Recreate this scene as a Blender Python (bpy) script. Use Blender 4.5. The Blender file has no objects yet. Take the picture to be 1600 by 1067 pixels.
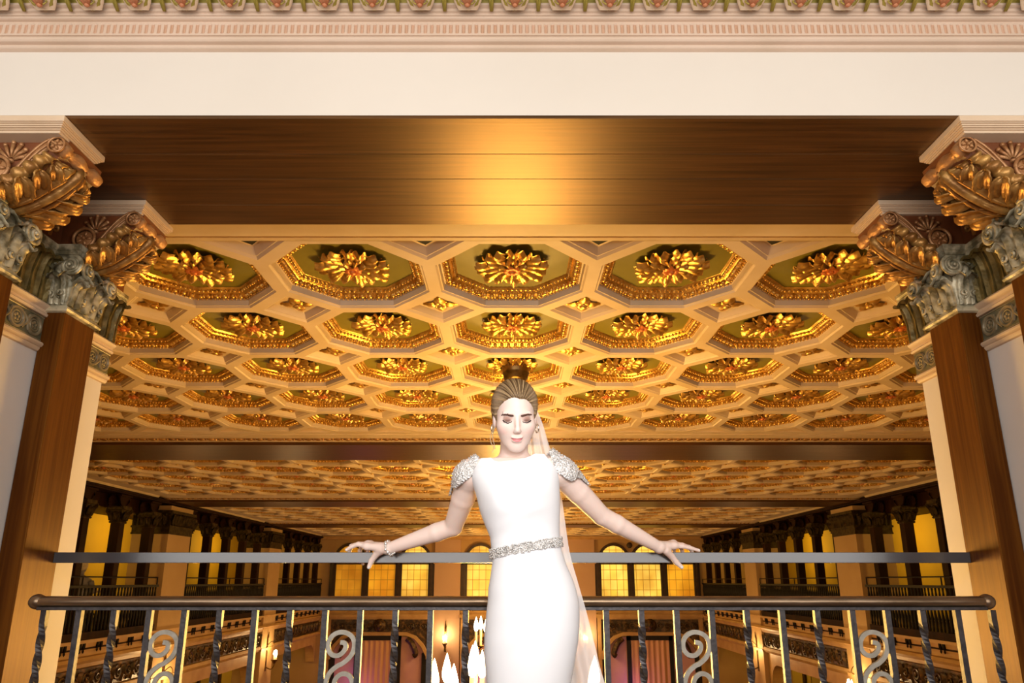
import bpy, bmesh, math, random
import numpy as np
from mathutils import Vector, Matrix
R = math.radians
PI = math.pi
rnd = random.Random(7)
sc = bpy.context.scene
COL = sc.collection

# ------------------------------------------------------------------ camera
ZC = 1.03                       # eye height above the landing floor
FPX, PITCH = 1061.0, R(14.43)   # focal length in pixels of a 1600 wide frame, upward tilt
CY = 635.0
cp, sp = math.cos(PITCH), math.sin(PITCH)
cam_d = bpy.data.cameras.new('camera')
cam_d.sensor_width = 36.0
cam_d.lens = FPX / 1600 * 36
cam_d.shift_y = (CY - 533.5) / 1600
cam_d.clip_end = 200
cam = bpy.data.objects.new('camera', cam_d)
COL.objects.link(cam)
cam.location = (0, 0, ZC)
cam.rotation_euler = (R(90) + PITCH, 0, 0)
sc.camera = cam

def at(x, y, d):
    """the point at depth d that the photograph shows at pixel x, y"""
    u, v = (x - 800) / FPX, (CY - y) / FPX
    t = d / (cp - v * sp)
    return np.array((u * t, d, ZC + (sp + v * cp) * t))

# ------------------------------------------------------------------ materials
MATS = {}
def mat(name, col, rough=.5, metal=0., col2=None, scale=8., stretch=(1, 1, 1), bump=0., bscale=None, emit=None, estr=0.,
        detail=4., lo=.35, hi=.65, coat=0., spec=None, kind='noise', distort=0.):
    m = bpy.data.materials.new(name)
    m.use_nodes = True
    n, l = m.node_tree.nodes, m.node_tree.links
    b = n['Principled BSDF']
    b.inputs['Roughness'].default_value = rough
    b.inputs['Metallic'].default_value = metal
    b.inputs['Coat Weight'].default_value = coat
    if spec is not None:
        b.inputs['Specular IOR Level'].default_value = spec
    b.inputs['Base Color'].default_value = (*col, 1)
    tc = n.new('ShaderNodeTexCoord')
    mp = n.new('ShaderNodeMapping')
    mp.inputs['Scale'].default_value = stretch
    l.new(tc.outputs['Object'], mp.inputs['Vector'])
    def tex(s):
        if kind == 'voronoi':
            t = n.new('ShaderNodeTexVoronoi'); t.inputs['Scale'].default_value = s
            l.new(mp.outputs[0], t.inputs['Vector']); return t.outputs['Distance']
        t = n.new('ShaderNodeTexNoise'); t.inputs['Scale'].default_value = s; t.inputs['Detail'].default_value = detail
        t.inputs['Distortion'].default_value = distort
        l.new(mp.outputs[0], t.inputs['Vector']); return t.outputs[0]
    if col2 is not None:
        r = n.new('ShaderNodeValToRGB')
        r.color_ramp.elements[0].position = lo; r.color_ramp.elements[1].position = hi
        r.color_ramp.elements[0].color = (*col, 1); r.color_ramp.elements[1].color = (*col2, 1)
        l.new(tex(scale), r.inputs[0])
        l.new(r.outputs[0], b.inputs['Base Color'])
        if emit:
            pass
    if bump:
        bp = n.new('ShaderNodeBump'); bp.inputs['Strength'].default_value = bump; bp.inputs['Distance'].default_value = .01
        l.new(tex(bscale or scale), bp.inputs['Height'])
        l.new(bp.outputs[0], b.inputs['Normal'])
    if emit:
        b.inputs['Emission Color'].default_value = (*emit, 1)
        b.inputs['Emission Strength'].default_value = estr
    MATS[name] = m
    return m

def srgb(r, g, b):
    f = lambda c: (c / 255 / 12.92) if c <= 10 else ((c / 255 + .055) / 1.055) ** 2.4
    return (f(r), f(g), f(b))

M = MATS
mat('white_plaster', (.78, .72, .63), .75, col2=(.75, .69, .60), scale=1.5, bump=.05, bscale=14)
mat('jamb_plaster', (.82, .77, .71), .6, col2=(.76, .71, .65), scale=2.2, bump=.08, bscale=9)
mat('cream_paint', (.74, .585, .42), .5, col2=(.66, .50, .31), scale=3, bump=.03, bscale=30)
mat('cream_trim', (.74, .56, .38), .5, col2=(.66, .48, .31), scale=5, bump=.05, bscale=30)
mat('rose_trim', (.72, .55, .42), .55, col2=(.66, .50, .37), scale=4, bump=.06, bscale=26)
mat('flute_paint', (.63, .41, .28), .6, col2=(.58, .36, .23), scale=9)
mat('scallop_paint', (.76, .60, .42), .5, col2=(.70, .50, .33), scale=20)
mat('palmette_red', (.50, .16, .06), .55, col2=(.60, .28, .14), scale=40)
mat('green_gold', (.26, .21, .03), .4, metal=.3, col2=(.46, .36, .07), scale=25, bump=.1)
mat('tan_paint', (.52, .33, .15), .6, col2=(.46, .28, .12), scale=1.2)
mat('tan_trim', (.56, .34, .14), .5, col2=(.46, .26, .10), scale=3)
mat('ochre_wall', (.62, .42, .035), .7, col2=(.56, .36, .025), scale=.8)
mat('olive_wall', (.50, .38, .03), .7, col2=(.44, .33, .025), scale=.8)
mat('rose_wall', (.56, .36, .26), .7, col2=(.52, .32, .22), scale=.8)
mat('green_panel', (.25, .215, .030), .45, col2=(.21, .18, .020), scale=5)
mat('gold_leaf', (.90, .58, .16), .33, metal=.8, col2=(.64, .33, .05), scale=22, bump=.25, bscale=60, lo=.40, hi=.66)
mat('gold_red', (.80, .25, .05), .4, metal=.4, col2=(.66, .17, .03), scale=30)
mat('gilt_brown', (.30, .135, .03), .36, metal=.45, col2=(.62, .34, .09), scale=16, bump=.35, bscale=40, lo=.42, hi=.68)
mat('red_brown', (.23, .07, .022), .42, col2=(.15, .045, .014), scale=12, bump=.15)
mat('gilt_pale', (.54, .28, .115), .38, metal=.3, col2=(.32, .13, .04), scale=26, bump=.3, bscale=60)
mat('silver_patina', (.17, .15, .085), .38, metal=.2, col2=(.66, .59, .40), scale=22, bump=.3, bscale=55, lo=.40, hi=.64)
mat('olive_leaf', (.115, .085, .022), .4, metal=.35, col2=(.30, .22, .07), scale=20, bump=.3, bscale=50)
mat('frieze_green', (.085, .085, .05), .5, col2=(.15, .145, .085), scale=22, bump=.2)
mat('frieze_ring', (.34, .28, .17), .45, metal=.2, col2=(.22, .18, .10), scale=24)
mat('carved_dark', (.035, .018, .007), .4, metal=.2, col2=(.20, .10, .03), scale=9, bump=.6, bscale=12, lo=.46, hi=.72)
mat('gallery_wood', (.014, .005, .002), .5, col2=(.034, .012, .004), scale=6, stretch=(1, 1, .15), spec=.05)
mat('bronze_dark', (.022, .012, .004), .5, metal=.1, col2=(.07, .045, .013), scale=14, bump=.4, spec=.1)
mat('black_iron', (.010, .007, .006), .5, spec=.15)
mat('iron_bar', (.030, .026, .028), .40, metal=.3, col2=(.062, .052, .050), scale=40, bump=.12, bscale=90)
mat('iron_scroll', (.30, .275, .22), .5, metal=.25, col2=(.38, .35, .29), scale=40, bump=.1, bscale=90)
mat('bronze_rail', (.16, .105, .06), .30, metal=.8, col2=(.27, .19, .12), scale=30, stretch=(.2, 1, 1), bump=.08, bscale=60)
mat('grey_steel', (.045, .045, .050), .17, spec=.95, col2=(.06, .058, .062), scale=5, stretch=(.3, 1, 1), bump=.015, bscale=30)
mat('skin', (.80, .56, .46), .5)
mat('white_satin', (.86, .87, .89), .6)
mat('beaded_tulle', (.42, .40, .37), .3, metal=.15, col2=(.92, .90, .87), scale=150, bump=.7, bscale=150, kind='voronoi', lo=.15, hi=.55)
mat('crystal', (.55, .53, .50), .16, metal=.55, col2=(.93, .91, .88), scale=90)
mat('earring_metal', (.9, .82, .7), .15, metal=.9)
mat('brow_hair', (.085, .032, .016), .7)
mat('lash', (.03, .014, .01), .6)
mat('peach_curtain', (.78, .46, .26), .7, col2=(.66, .36, .19), scale=5, stretch=(4, 4, .05))
mat('pink_panel', (.70, .40, .42), .7, col2=(.62, .34, .40), scale=2)
mat('window_frame', (.030, .014, .006), .4, col2=(.05, .024, .01), scale=5)
mat('black_gap', (.012, .009, .006), .8)
mat('candle_sleeve', (.72, .50, .26), .5, emit=(1., .55, .2), estr=.5)
mat('bulb_glow', (1, .9, .7), .4, emit=(1., .80, .50), estr=14.)
mat('brass_dark', (.10, .055, .015), .3, metal=.8, col2=(.22, .13, .04), scale=20)
mat('pale_hair', (.55, .45, .32), .6, col2=(.45, .35, .23), scale=30)
mat('grey_knit', (.20, .18, .20), .8)
mat('table_wood', (.22, .10, .04), .4)
mat('carpet', (.16, .07, .04), .9, col2=(.11, .05, .03), scale=5)
mat('near_wall', (.76, .73, .68), .8, col2=(.72, .69, .63), scale=1)

def wood(name, dark, light, rough, axis, scale=2.2, coat=.3, bump=.06, tint=(1, 1, 1), spec=.5):
    """varnished wood: long grain streaks along one axis, with board joints left to geometry"""
    m = bpy.data.materials.new(name); m.use_nodes = True
    n, l = m.node_tree.nodes, m.node_tree.links
    b = n['Principled BSDF']; b.inputs['Roughness'].default_value = rough
    b.inputs['Specular Tint'].default_value = (*tint, 1); b.inputs['Specular IOR Level'].default_value = spec
    b.inputs['Coat Weight'].default_value = coat; b.inputs['Coat Roughness'].default_value = .18
    tc = n.new('ShaderNodeTexCoord'); mp = n.new('ShaderNodeMapping')
    s = [26, 26, 26]; s[axis] = .8
    mp.inputs['Scale'].default_value = s
    l.new(tc.outputs['Object'], mp.inputs['Vector'])
    t = n.new('ShaderNodeTexNoise'); t.inputs['Scale'].default_value = scale; t.inputs['Detail'].default_value = 5
    t.inputs['Distortion'].default_value = .6
    l.new(mp.outputs[0], t.inputs['Vector'])
    r = n.new('ShaderNodeValToRGB')
    r.color_ramp.elements[0].position = .32; r.color_ramp.elements[1].position = .70
    r.color_ramp.elements[0].color = (*dark, 1); r.color_ramp.elements[1].color = (*light, 1)
    l.new(t.outputs[0], r.inputs[0]); l.new(r.outputs[0], b.inputs['Base Color'])
    bp = n.new('ShaderNodeBump'); bp.inputs['Strength'].default_value = bump; bp.inputs['Distance'].default_value = .004
    l.new(t.outputs[0], bp.inputs['Height']); l.new(bp.outputs[0], b.inputs['Normal'])
    MATS[name] = m
wood('soffit_wood', (.022, .008, .0025), (.10, .038, .010), .36, 0, coat=0, tint=(1, .62, .30), spec=1.)
wood('shaft_wood', (.065, .018, .003), (.135, .046, .006), .40, 2, coat=.0, tint=(1, .45, .10), spec=.28)
mat('hair', (.3, .2, .1), .5, spec=.3)

def skin_material():
    for q in ('hair',):
        m = M[q]; n, l = m.node_tree.nodes, m.node_tree.links
        a = n.new('ShaderNodeVertexColor'); a.layer_name = 'tint'
        l.new(a.outputs['Color'], n['Principled BSDF'].inputs['Base Color'])
    m = M['skin']; n, l = m.node_tree.nodes, m.node_tree.links
    a = n.new('ShaderNodeVertexColor'); a.layer_name = 'tint'
    b = n['Principled BSDF']
    l.new(a.outputs['Color'], b.inputs['Base Color'])
    b.inputs['Subsurface Weight'].default_value = .12
    b.inputs['Subsurface Radius'].default_value = (.012, .005, .003)
    b.inputs['Subsurface Scale'].default_value = .4
skin_material()

def veil_material():
    m = bpy.data.materials.new('veil_tulle'); m.use_nodes = True
    n, l = m.node_tree.nodes, m.node_tree.links
    b = n['Principled BSDF']; b.inputs['Base Color'].default_value = (.95, .93, .93, 1); b.inputs['Roughness'].default_value = .6
    tr = n.new('ShaderNodeBsdfTransparent'); mx = n.new('ShaderNodeMixShader'); mx.inputs[0].default_value = .70
    tl = n.new('ShaderNodeBsdfTranslucent'); tl.inputs['Color'].default_value = (.95, .93, .93, 1)
    m2 = n.new('ShaderNodeMixShader'); m2.inputs[0].default_value = .15
    l.new(b.outputs[0], m2.inputs[1]); l.new(tl.outputs[0], m2.inputs[2])
    l.new(tr.outputs[0], mx.inputs[1]); l.new(m2.outputs[0], mx.inputs[2])
    l.new(mx.outputs[0], n['Material Output'].inputs['Surface'])
    MATS['veil_tulle'] = m
veil_material()

def amber_material(name, c1, c2, strength):
    """leaded amber glass lit from behind: panes of different amber, thin lead lines"""
    m = bpy.data.materials.new(name); m.use_nodes = True
    n, l = m.node_tree.nodes, m.node_tree.links
    b = n['Principled BSDF']; b.inputs['Roughness'].default_value = .3
    tc = n.new('ShaderNodeTexCoord'); mp = n.new('ShaderNodeMapping')
    mp.inputs['Rotation'].default_value = (R(90), 0, 0)
    l.new(tc.outputs['Object'], mp.inputs['Vector'])
    br = n.new('ShaderNodeTexBrick')
    br.offset = 0; br.squash = 1
    br.inputs['Scale'].default_value = 1; br.inputs['Brick Width'].default_value = .242; br.inputs['Row Height'].default_value = .36
    br.inputs['Mortar Size'].default_value = .010
    br.inputs['Color1'].default_value = (*c1, 1); br.inputs['Color2'].default_value = (*c2, 1)
    br.inputs['Mortar'].default_value = (.35, .15, .01, 1)
    l.new(mp.outputs[0], br.inputs['Vector'])
    no = n.new('ShaderNodeTexNoise'); no.inputs['Scale'].default_value = .9; no.inputs['Detail'].default_value = 2
    l.new(tc.outputs['Object'], no.inputs['Vector'])
    rp = n.new('ShaderNodeValToRGB'); rp.color_ramp.elements[0].position = .35; rp.color_ramp.elements[1].position = .65
    rp.color_ramp.elements[0].color = (.55, .42, .3, 1); rp.color_ramp.elements[1].color = (1, 1, 1, 1)
    l.new(no.outputs[0], rp.inputs[0])
    mx = n.new('ShaderNodeMixRGB'); mx.blend_type = 'MULTIPLY'; mx.inputs[0].default_value = 1
    l.new(br.outputs[0], mx.inputs[1]); l.new(rp.outputs[0], mx.inputs[2])
    l.new(mx.outputs[0], b.inputs['Emission Color']); b.inputs['Emission Strength'].default_value = strength
    b.inputs['Base Color'].default_value = (.3, .16, .03, 1)
    MATS[name] = m
amber_material('amber_pale', (1., .70, .12), (1., .60, .06), 1.15)
amber_material('amber_deep', (1., .46, .02), (.95, .38, .015), .95)
amber_material('amber_dim', (.62, .24, .01), (.75, .30, .015), .75)

# ------------------------------------------------------------------ mesh building
def vsub(a, b): return (a[0] - b[0], a[1] - b[1], a[2] - b[2])
class MB:
    def __init__(s): s.v = []; s.f = []; s.m = []; s.cm = 0
    def add(s, vs, fs, mi=None):
        o = len(s.v); s.v.extend([tuple(map(float, p)) for p in vs])
        for f in fs:
            s.f.append([i + o for i in f]); s.m.append(s.cm if mi is None else mi)
    def box(s, lo, hi, mi=None):
        x0, y0, z0 = [min(a, b) for a, b in zip(lo, hi)]; x1, y1, z1 = [max(a, b) for a, b in zip(lo, hi)]
        s.add([(x0, y0, z0), (x1, y0, z0), (x1, y1, z0), (x0, y1, z0), (x0, y0, z1), (x1, y0, z1), (x1, y1, z1), (x0, y1, z1)],
              [(0, 3, 2, 1), (4, 5, 6, 7), (0, 1, 5, 4), (1, 2, 6, 5), (2, 3, 7, 6), (3, 0, 4, 7)], mi)
    def tube(s, path, r, n=8, caps=True, mi=None, flat=None, up=None):
        """round (or, with flat=(w, t), rectangular) section swept along a path"""
        P = [Vector(p) for p in path]; m = len(P)
        rr = r if isinstance(r, (list, tuple)) else [r] * m
        rings = []; prev = None
        for i in range(m):
            t = (P[min(i + 1, m - 1)] - P[max(i - 1, 0)])
            t = t.normalized() if t.length > 1e-9 else Vector((0, 0, 1))
            if prev is None:
                ref = Vector(up) if up else (Vector((0, 0, 1)) if abs(t.z) < .9 else Vector((1, 0, 0)))
                a = t.cross(ref).normalized()
            else:
                a = (prev - t * prev.dot(t)).normalized()
            prev = a; b = t.cross(a)
            if flat:
                w, h = flat[0] / 2, flat[1] / 2
                rings.append([P[i] + a * x * rr[i] + b * y * rr[i] for x, y in ((-w, -h), (w, -h), (w, h), (-w, h))])
            else:
                rings.append([P[i] + (a * math.cos(2 * PI * k / n) + b * math.sin(2 * PI * k / n)) * rr[i] for k in range(n)])
        k = len(rings[0]); vs = [p for q in rings for p in q]; fs = []
        for i in range(m - 1):
            for j in range(k):
                fs.append((i * k + j, i * k + (j + 1) % k, (i + 1) * k + (j + 1) % k, (i + 1) * k + j))
        if caps:
            fs.append(tuple(range(k - 1, -1, -1))); fs.append(tuple((m - 1) * k + j for j in range(k)))
        s.add(vs, fs, mi)
    def ell(s, c, r, nu=10, nv=6, rot=None, mi=None):
        vs = []; fs = []
        for i in range(nv + 1):
            th = PI * i / nv
            for j in range(nu):
                ph = 2 * PI * j / nu
                p = Vector((r[0] * math.sin(th) * math.cos(ph), r[1] * math.sin(th) * math.sin(ph), r[2] * math.cos(th)))
                if rot is not None: p = rot @ p
                vs.append(p + Vector(c))
        for i in range(nv):
            for j in range(nu):
                fs.append((i * nu + j, (i + 1) * nu + j, (i + 1) * nu + (j + 1) % nu, i * nu + (j + 1) % nu))
        s.add(vs, fs, mi)
    def grid(s, fn, nu, nv, mi=None, closed=False):
        vs = [fn(i / nu, j / nv) for i in range(nu + 1) for j in range(nv + 1)]
        fs = [(i * (nv + 1) + j, (i + 1) * (nv + 1) + j, (i + 1) * (nv + 1) + j + 1, i * (nv + 1) + j + 1) for i in range(nu) for j in range(nv)]
        s.add(vs, fs, mi)
    def lathe(s, prof, c=(0, 0, 0), n=16, mi=None):
        """(radius, height) profile turned about a vertical axis"""
        vs = [(c[0] + r * math.cos(2 * PI * k / n), c[1] + r * math.sin(2 * PI * k / n), c[2] + z) for r, z in prof for k in range(n)]
        fs = [(i * n + k, i * n + (k + 1) % n, (i + 1) * n + (k + 1) % n, (i + 1) * n + k) for i in range(len(prof) - 1) for k in range(n)]
        s.add(vs, fs, mi)
    def prism(s, poly, a, b, mi=None, fn=None):
        """polygon (2D points) extruded between a and b; fn maps (u, v, w) to a point"""
        n = len(poly); vs = [fn(u, v, a) for u, v in poly] + [fn(u, v, b) for u, v in poly]
        fs = [tuple(range(n - 1, -1, -1)), tuple(range(n, 2 * n))] + [(i, (i + 1) % n, n + (i + 1) % n, n + i) for i in range(n)]
        s.add(vs, fs, mi)
    def leaf(s, path, lat, width, nrm=None, lobes=5, cup=.25, nv=8, sub=16, mi=None, ribs=.07, mid=.16):
        """acanthus leaf along a path: lobed edges, raised mid rib, cupped sides"""
        P = [Vector(p) for p in catmull(path, sub)]; n = len(P) - 1; lat = Vector(lat).normalized()
        def fn(a, b):
            i = min(int(round(a * n)), n); t = a
            tg = (P[min(i + 1, n)] - P[max(i - 1, 0)]).normalized()
            up = tg.cross(lat).normalized()
            w = width * (.55 + .65 * math.sin(PI * min(1, t * .8 + .12))) * (1 - max(0, t - .8) * 3.2) * (1 + .16 * abs(math.sin(PI * lobes * t)) - .08)
            q = b * 2 - 1
            rib = mid * math.exp(-(q * 6) ** 2) + ribs * math.cos(q * (9.5 if nv < 20 else 22))
            return P[i] + lat * q * w / 2 + up * width * (rib - cup * q * q)
        s.grid(fn, n, nv, mi)
    def build(s, name, mats, parent=None, smooth=False, bevel=0, solid=0, subsurf=0, auto=None):
        me = bpy.data.meshes.new(name)
        off = root_loc(parent) if parent else (0, 0, 0)
        me.from_pydata([vsub(p, off) for p in s.v], [], s.f)
        mats = mats if isinstance(mats, (list, tuple)) else [mats]
        for m in mats: me.materials.append(M[m])
        if len(mats) > 1: me.polygons.foreach_set('material_index', s.m)
        me.update()
        b = bmesh.new(); b.from_mesh(me); bmesh.ops.recalc_face_normals(b, faces=b.faces); b.to_mesh(me); b.free()
        if smooth: me.polygons.foreach_set('use_smooth', [True] * len(me.polygons))
        if auto is not None:
            try: me.set_sharp_from_angle(angle=R(auto)); 
            except Exception: pass
        o = bpy.data.objects.new(name, me); COL.objects.link(o)
        if parent: o.parent = parent
        if solid:
            k = o.modifiers.new('solid', 'SOLIDIFY'); k.thickness = solid; k.offset = 0
        if bevel:
            k = o.modifiers.new('bevel', 'BEVEL'); k.width = bevel; k.segments = 2; k.limit_method = 'ANGLE'; k.angle_limit = R(40)
        if subsurf:
            k = o.modifiers.new('sub', 'SUBSURF'); k.levels = subsurf; k.render_levels = subsurf
        return o

def root_loc(o):
    x = Vector((0, 0, 0))
    while o is not None:
        x += o.location; o = o.parent
    return x
def catmull(pts, n=8, closed=False):
    P = [Vector(p) for p in pts]; out = []
    m = len(P); total = n
    segs = m - 1
    per = max(1, round(total / segs))
    for i in range(segs):
        a, b, c, d = P[max(i - 1, 0)], P[i], P[i + 1], P[min(i + 2, m - 1)]
        for k in range(per):
            t = k / per
            out.append(.5 * ((2 * b) + (c - a) * t + (2 * a - 5 * b + 4 * c - d) * t * t + (3 * b - a - 3 * c + d) * t ** 3))
    out.append(P[-1])
    return out
def tag(o, label, cat=None, group=None, kind=None):
    o['label'] = label
    if cat: o['category'] = cat
    if group: o['group'] = group
    if kind: o['kind'] = kind
    return o
def thing(name, loc, label, cat, group=None, kind=None):
    o = bpy.data.objects.new(name, None); COL.objects.link(o); o.location = loc
    o.empty_display_size = .1
    return tag(o, label, cat, group, kind)
KIDS = {}
def kids(o): return [c for c in bpy.data.objects if c.parent is o]
def copy_tree(o, loc=None, parent=None):
    """a copy of a thing with copies of its parts and sub-parts; mesh data is shared"""
    c = o.copy(); COL.objects.link(c)
    if parent is not None: c.parent = parent
    if loc is not None: c.location = loc
    for k in o_children(o): copy_tree(k, None, c)
    return c
def o_children(o):
    return list(o.children)
ORD = ['first', 'second', 'third', 'fourth', 'fifth', 'sixth', 'seventh', 'eighth', 'ninth', 'tenth']
# ------------------------------------------------------------------ the near landing and the portal
XJ = 1.876           # half width between the plaster jambs
DF, DB, DW = 1.992, 2.703, 2.979      # front and back edge of the wooden soffit, hall side of the wall
HS = 1.524           # soffit above eye level
Z = lambda h: ZC + h
def struct(mb, name, mats, label, **k):
    o = mb.build(name, mats, **k); return tag(o, label, None, None, 'structure')

mb = MB(); mb.box((-7.0, -4.3, -.3), (7.0, 2.98, 0)); struct(mb, 'floor', 'carpet', 'carpeted floor of the landing in front of the railing')
mb = MB(); mb.box((-7.0, -4.5, 0), (7.0, -4.3, 3.9)); struct(mb, 'wall_back', 'near_wall', 'pale plaster wall of the landing facing the railing')
for s, nm in ((-1, 'wall_left'), (1, 'wall_right')):
    mb = MB(); mb.box((s * 5.2, -4.3, 0), (s * 5.4, 1.99, 3.9)); struct(mb, nm, 'near_wall', 'pale plaster side wall of the landing, %s' % ('left' if s < 0 else 'right'))
mb = MB(); mb.box((-7, -4.3, Z(2.30)), (7, 2.0, Z(2.5))); struct(mb, 'ceiling', 'near_wall', 'plaster ceiling of the landing above the cornice')
# white lintel over the opening
mb = MB(); mb.box((-5.2, DF, Z(HS) + .012), (5.2, DB, Z(2.30)))
struct(mb, 'wall_front', 'white_plaster', 'smooth cream plaster wall above the wide opening')
# jambs: the thick wall to either side of the opening
for s, nm in ((-1, 'wall_jamb_left'), (1, 'wall_jamb_right')):
    mb = MB(); mb.box((s * XJ, DF, 0), (s * 7.2, DW, Z(HS) - .001)); mb.box((s * XJ, DB, Z(HS)), (s * 7.2, DW, Z(1.62)))
    struct(mb, nm, 'jamb_plaster', 'white plaster side of the opening, %s of the railing' % ('left' if s < 0 else 'right'))
# soffit boards
mb = MB()
y = DF
for k, w in enumerate((.20, .16, .19, .161)):
    mb.box((-1.90, y + .0008, Z(HS)), (1.90, y + w - .0008, Z(HS) + .012)); y += w
struct(mb, 'beam', 'soffit_wood', 'dark varnished wooden underside of the beam over the opening', bevel=.0012)

# cornice: reeded band between fillets, egg and dart ornament above
mb = MB()
def run(prof, mi=0, x0=-3.0, x1=3.0):
    """a moulding: (depth, height) profile carried along the wall"""
    n = len(prof)
    mb.add([(x0, d, Z(h)) for d, h in prof] + [(x1, d, Z(h)) for d, h in prof], [(i, i + 1, n + i + 1, n + i) for i in range(n - 1)], mi)
def bead(d, h, r, n=6): return [(d - r * math.sin(PI * i / n), h - r * math.cos(PI * i / n)) for i in range(n + 1)]
run([(1.992, 1.792), (1.984, 1.794)] + bead(1.984, 1.804, .009) + [(1.984, 1.814), (1.976, 1.816)] + bead(1.976, 1.828, .012) + [(1.976, 1.842), (1.970, 1.843)])
run([(1.970, 1.843), (1.970, 1.850)]); run([(1.970, 1.892), (1.970, 1.899), (1.962, 1.900)] + bead(1.962, 1.907, .006) + [(1.956, 1.914), (1.956, 1.922), (1.948, 1.924), (1.948, 1.934), (1.935, 1.936), (1.935, 1.945)])
per = .0222; nfl = int(6.0 / per)
k = 8
cols = nfl * k
hh = [1.850, 1.853, 1.857, 1.871, 1.885, 1.889, 1.892]
depth = [0, .4, 1, 1, 1, .4, 0]
vs = []; fs = []
for i in range(cols + 1):
    t = (i % k) / k; w = [0, 0, .3, .85, 1, .85, .3, 0][i % k]
    for h, q in zip(hh, depth): vs.append((-3.0 + i * per / k, 1.970 + .007 * w * q, Z(h)))
fa = []; fb = []
for i in range(cols):
    for j in range(6):
        f = (i * 7 + j, i * 7 + j + 1, (i + 1) * 7 + j + 1, (i + 1) * 7 + j)
        (fb if (i % k) in (2, 3, 4, 5) and 1 <= j <= 4 else fa).append(f)
o = len(mb.v); mb.add(vs, [], 0)
for f in fa: mb.f.append([o + q for q in f]); mb.m.append(0)
for f in fb: mb.f.append([o + q for q in f]); mb.m.append(1)
# cove behind the egg ornaments
mb.cm = 2; run([(1.935, 1.945), (1.925, 1.955), (1.88, 2.02), (1.80, 2.10), (1.70, 2.15), (1.66, 2.30)], 2)
cornice = struct(mb, 'trim_1', ['rose_trim', 'flute_paint', 'green_gold'], 'pink and cream cornice moulding with a reeded band above the plaster wall')
def egg_part():
    m = MB()
    # scallop cup: half ellipsoid leaning out of the cove, with ribs, rim and a red palmette on its face
    up = Vector((0, -.70, .72)).normalized(); nr = Vector((0, -.72, -.70)).normalized(); lt = Vector((1, 0, 0))
    def P(a, b, c): return lt * a + up * b + nr * c
    n = 20
    m.grid(lambda u, v: P(.064 * math.sin(PI * (u - .5)) * (1 - .25 * (v - .3) ** 2) * (math.sin(PI * min(v * .62 + .03, 1)) ** .28), -.082 + .20 * v, .034 * math.cos(PI * (u - .5)) * math.sin(PI * min(v * .62 + .03, 1)) ** .6 + .012), 12, 8, 0)
    for q in (-1, 1):   # green gold rim straps
        m.tube([P(q * .062, .12, .012), P(q * .060, .05, .018), P(q * .050, -.02, .022), P(q * .030, -.062, .018), P(0, -.078, .012)], .0075, 6, mi=1)
        m.tube([P(q * .080, .12, .0), P(q * .079, .02, .010), P(q * .077, -.05, .010), P(q * .080, -.084, .002)], .005, 6, mi=1)
    for a in (-48, -24, 0, 24, 48):
        c, w = math.sin(R(a)), math.cos(R(a))
        m.tube([P(.008 * c, -.066, .040), P(.024 * c, -.056 + .03 * w, .046), P(.040 * c, -.045 + .06 * w, .047)], [.004, .009, .006], 6, mi=2)
    m.ell(P(0, -.066, .040), (.010, .008, .008), 8, 5, mi=2)
    for q in (-1, 1):
        m.tube([P(0, -.056, .041), P(q * .014, -.064, .038), P(q * .026, -.056, .036), P(q * .022, -.046, .040)], .0030, 6, mi=1)
    return m
egg = egg_part().build('egg_ornament', ['scallop_paint', 'green_gold', 'palmette_red'], smooth=True)
egg.parent = cornice
for i in range(23):
    x = .010 + (i - 11) * .1625
    e = egg if i == 0 else egg.copy()
    if i: COL.objects.link(e); e.parent = cornice
    e.location = (x, 1.888, Z(1.982))

# ------------------------------------------------------------------ carved pilasters
def spiral(c, u, v, r0, turns=2.1, n=44, start=0., sgn=1, k=.80, lift=None):
    """centre line of a volute: runs from the rim in to the eye; lift pushes the eye out"""
    u, v, c = Vector(u), Vector(v), Vector(c); out = []
    for i in range(n + 1):
        t = i / n; a = start + sgn * turns * 2 * PI * t; r = r0 * (1 - k * t ** .85)
        p = c + u * r * math.cos(a) + v * r * math.sin(a)
        if lift is not None: p += Vector(lift) * t
        out.append(p)
    return out
def volute(m, c, u, v, nrm, r, sgn=1, start=PI / 2, tw=.34, mi=0):
    nrm = Vector(nrm).normalized()
    path = spiral(c, u, v, r * .88, 2.0, 40, start, sgn, .82, nrm * r * .32)
    m.tube(path, [r * tw * .5 * (1 - .45 * i / 40) for i in range(41)], 7, mi=mi)
    path = spiral(Vector(c) + nrm * .004, u, v, r * .99, 1.4, 30, start, sgn, .6, nrm * r * .2)
    m.tube(path, r * .06, 5, mi=mi)
    q = Matrix((Vector(u), Vector(v), nrm)).transposed()
    m.ell(c, (r * .80, r * .80, r * .16), 14, 6, rot=q, mi=mi)
    m.ell(Vector(c) + nrm * r * .36, (r * .16, r * .16, r * .12), 8, 6, rot=q, mi=mi)
def rosette_disc(m, c, u, v, nrm, r, mi=0, petals=6):
    u, v, nrm, c = Vector(u), Vector(v), Vector(nrm).normalized(), Vector(c)
    ring = [c + u * r * math.cos(a) + v * r * math.sin(a) + nrm * .006 for a in [2 * PI * i / 24 for i in range(25)]]
    m.tube(ring, r * .15, 6, mi=mi, caps=False)
    q = Matrix((u, v, nrm)).transposed()
    m.ell(c, (r * .95, r * .95, .005), 18, 4, rot=q, mi=mi)
    for i in range(petals):
        a = 2 * PI * i / petals
        pu = (u * math.cos(a) + v * math.sin(a)); pv = (v * math.cos(a) - u * math.sin(a))
        m.ell(c + pu * r * .48 + nrm * .006, (r * .30, r * .17, .007), 8, 5, rot=Matrix((pu, pv, nrm)).transposed(), mi=mi)
    m.ell(c + nrm * .008, (r * .2, r * .2, .008), 8, 5, rot=q, mi=mi)

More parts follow.
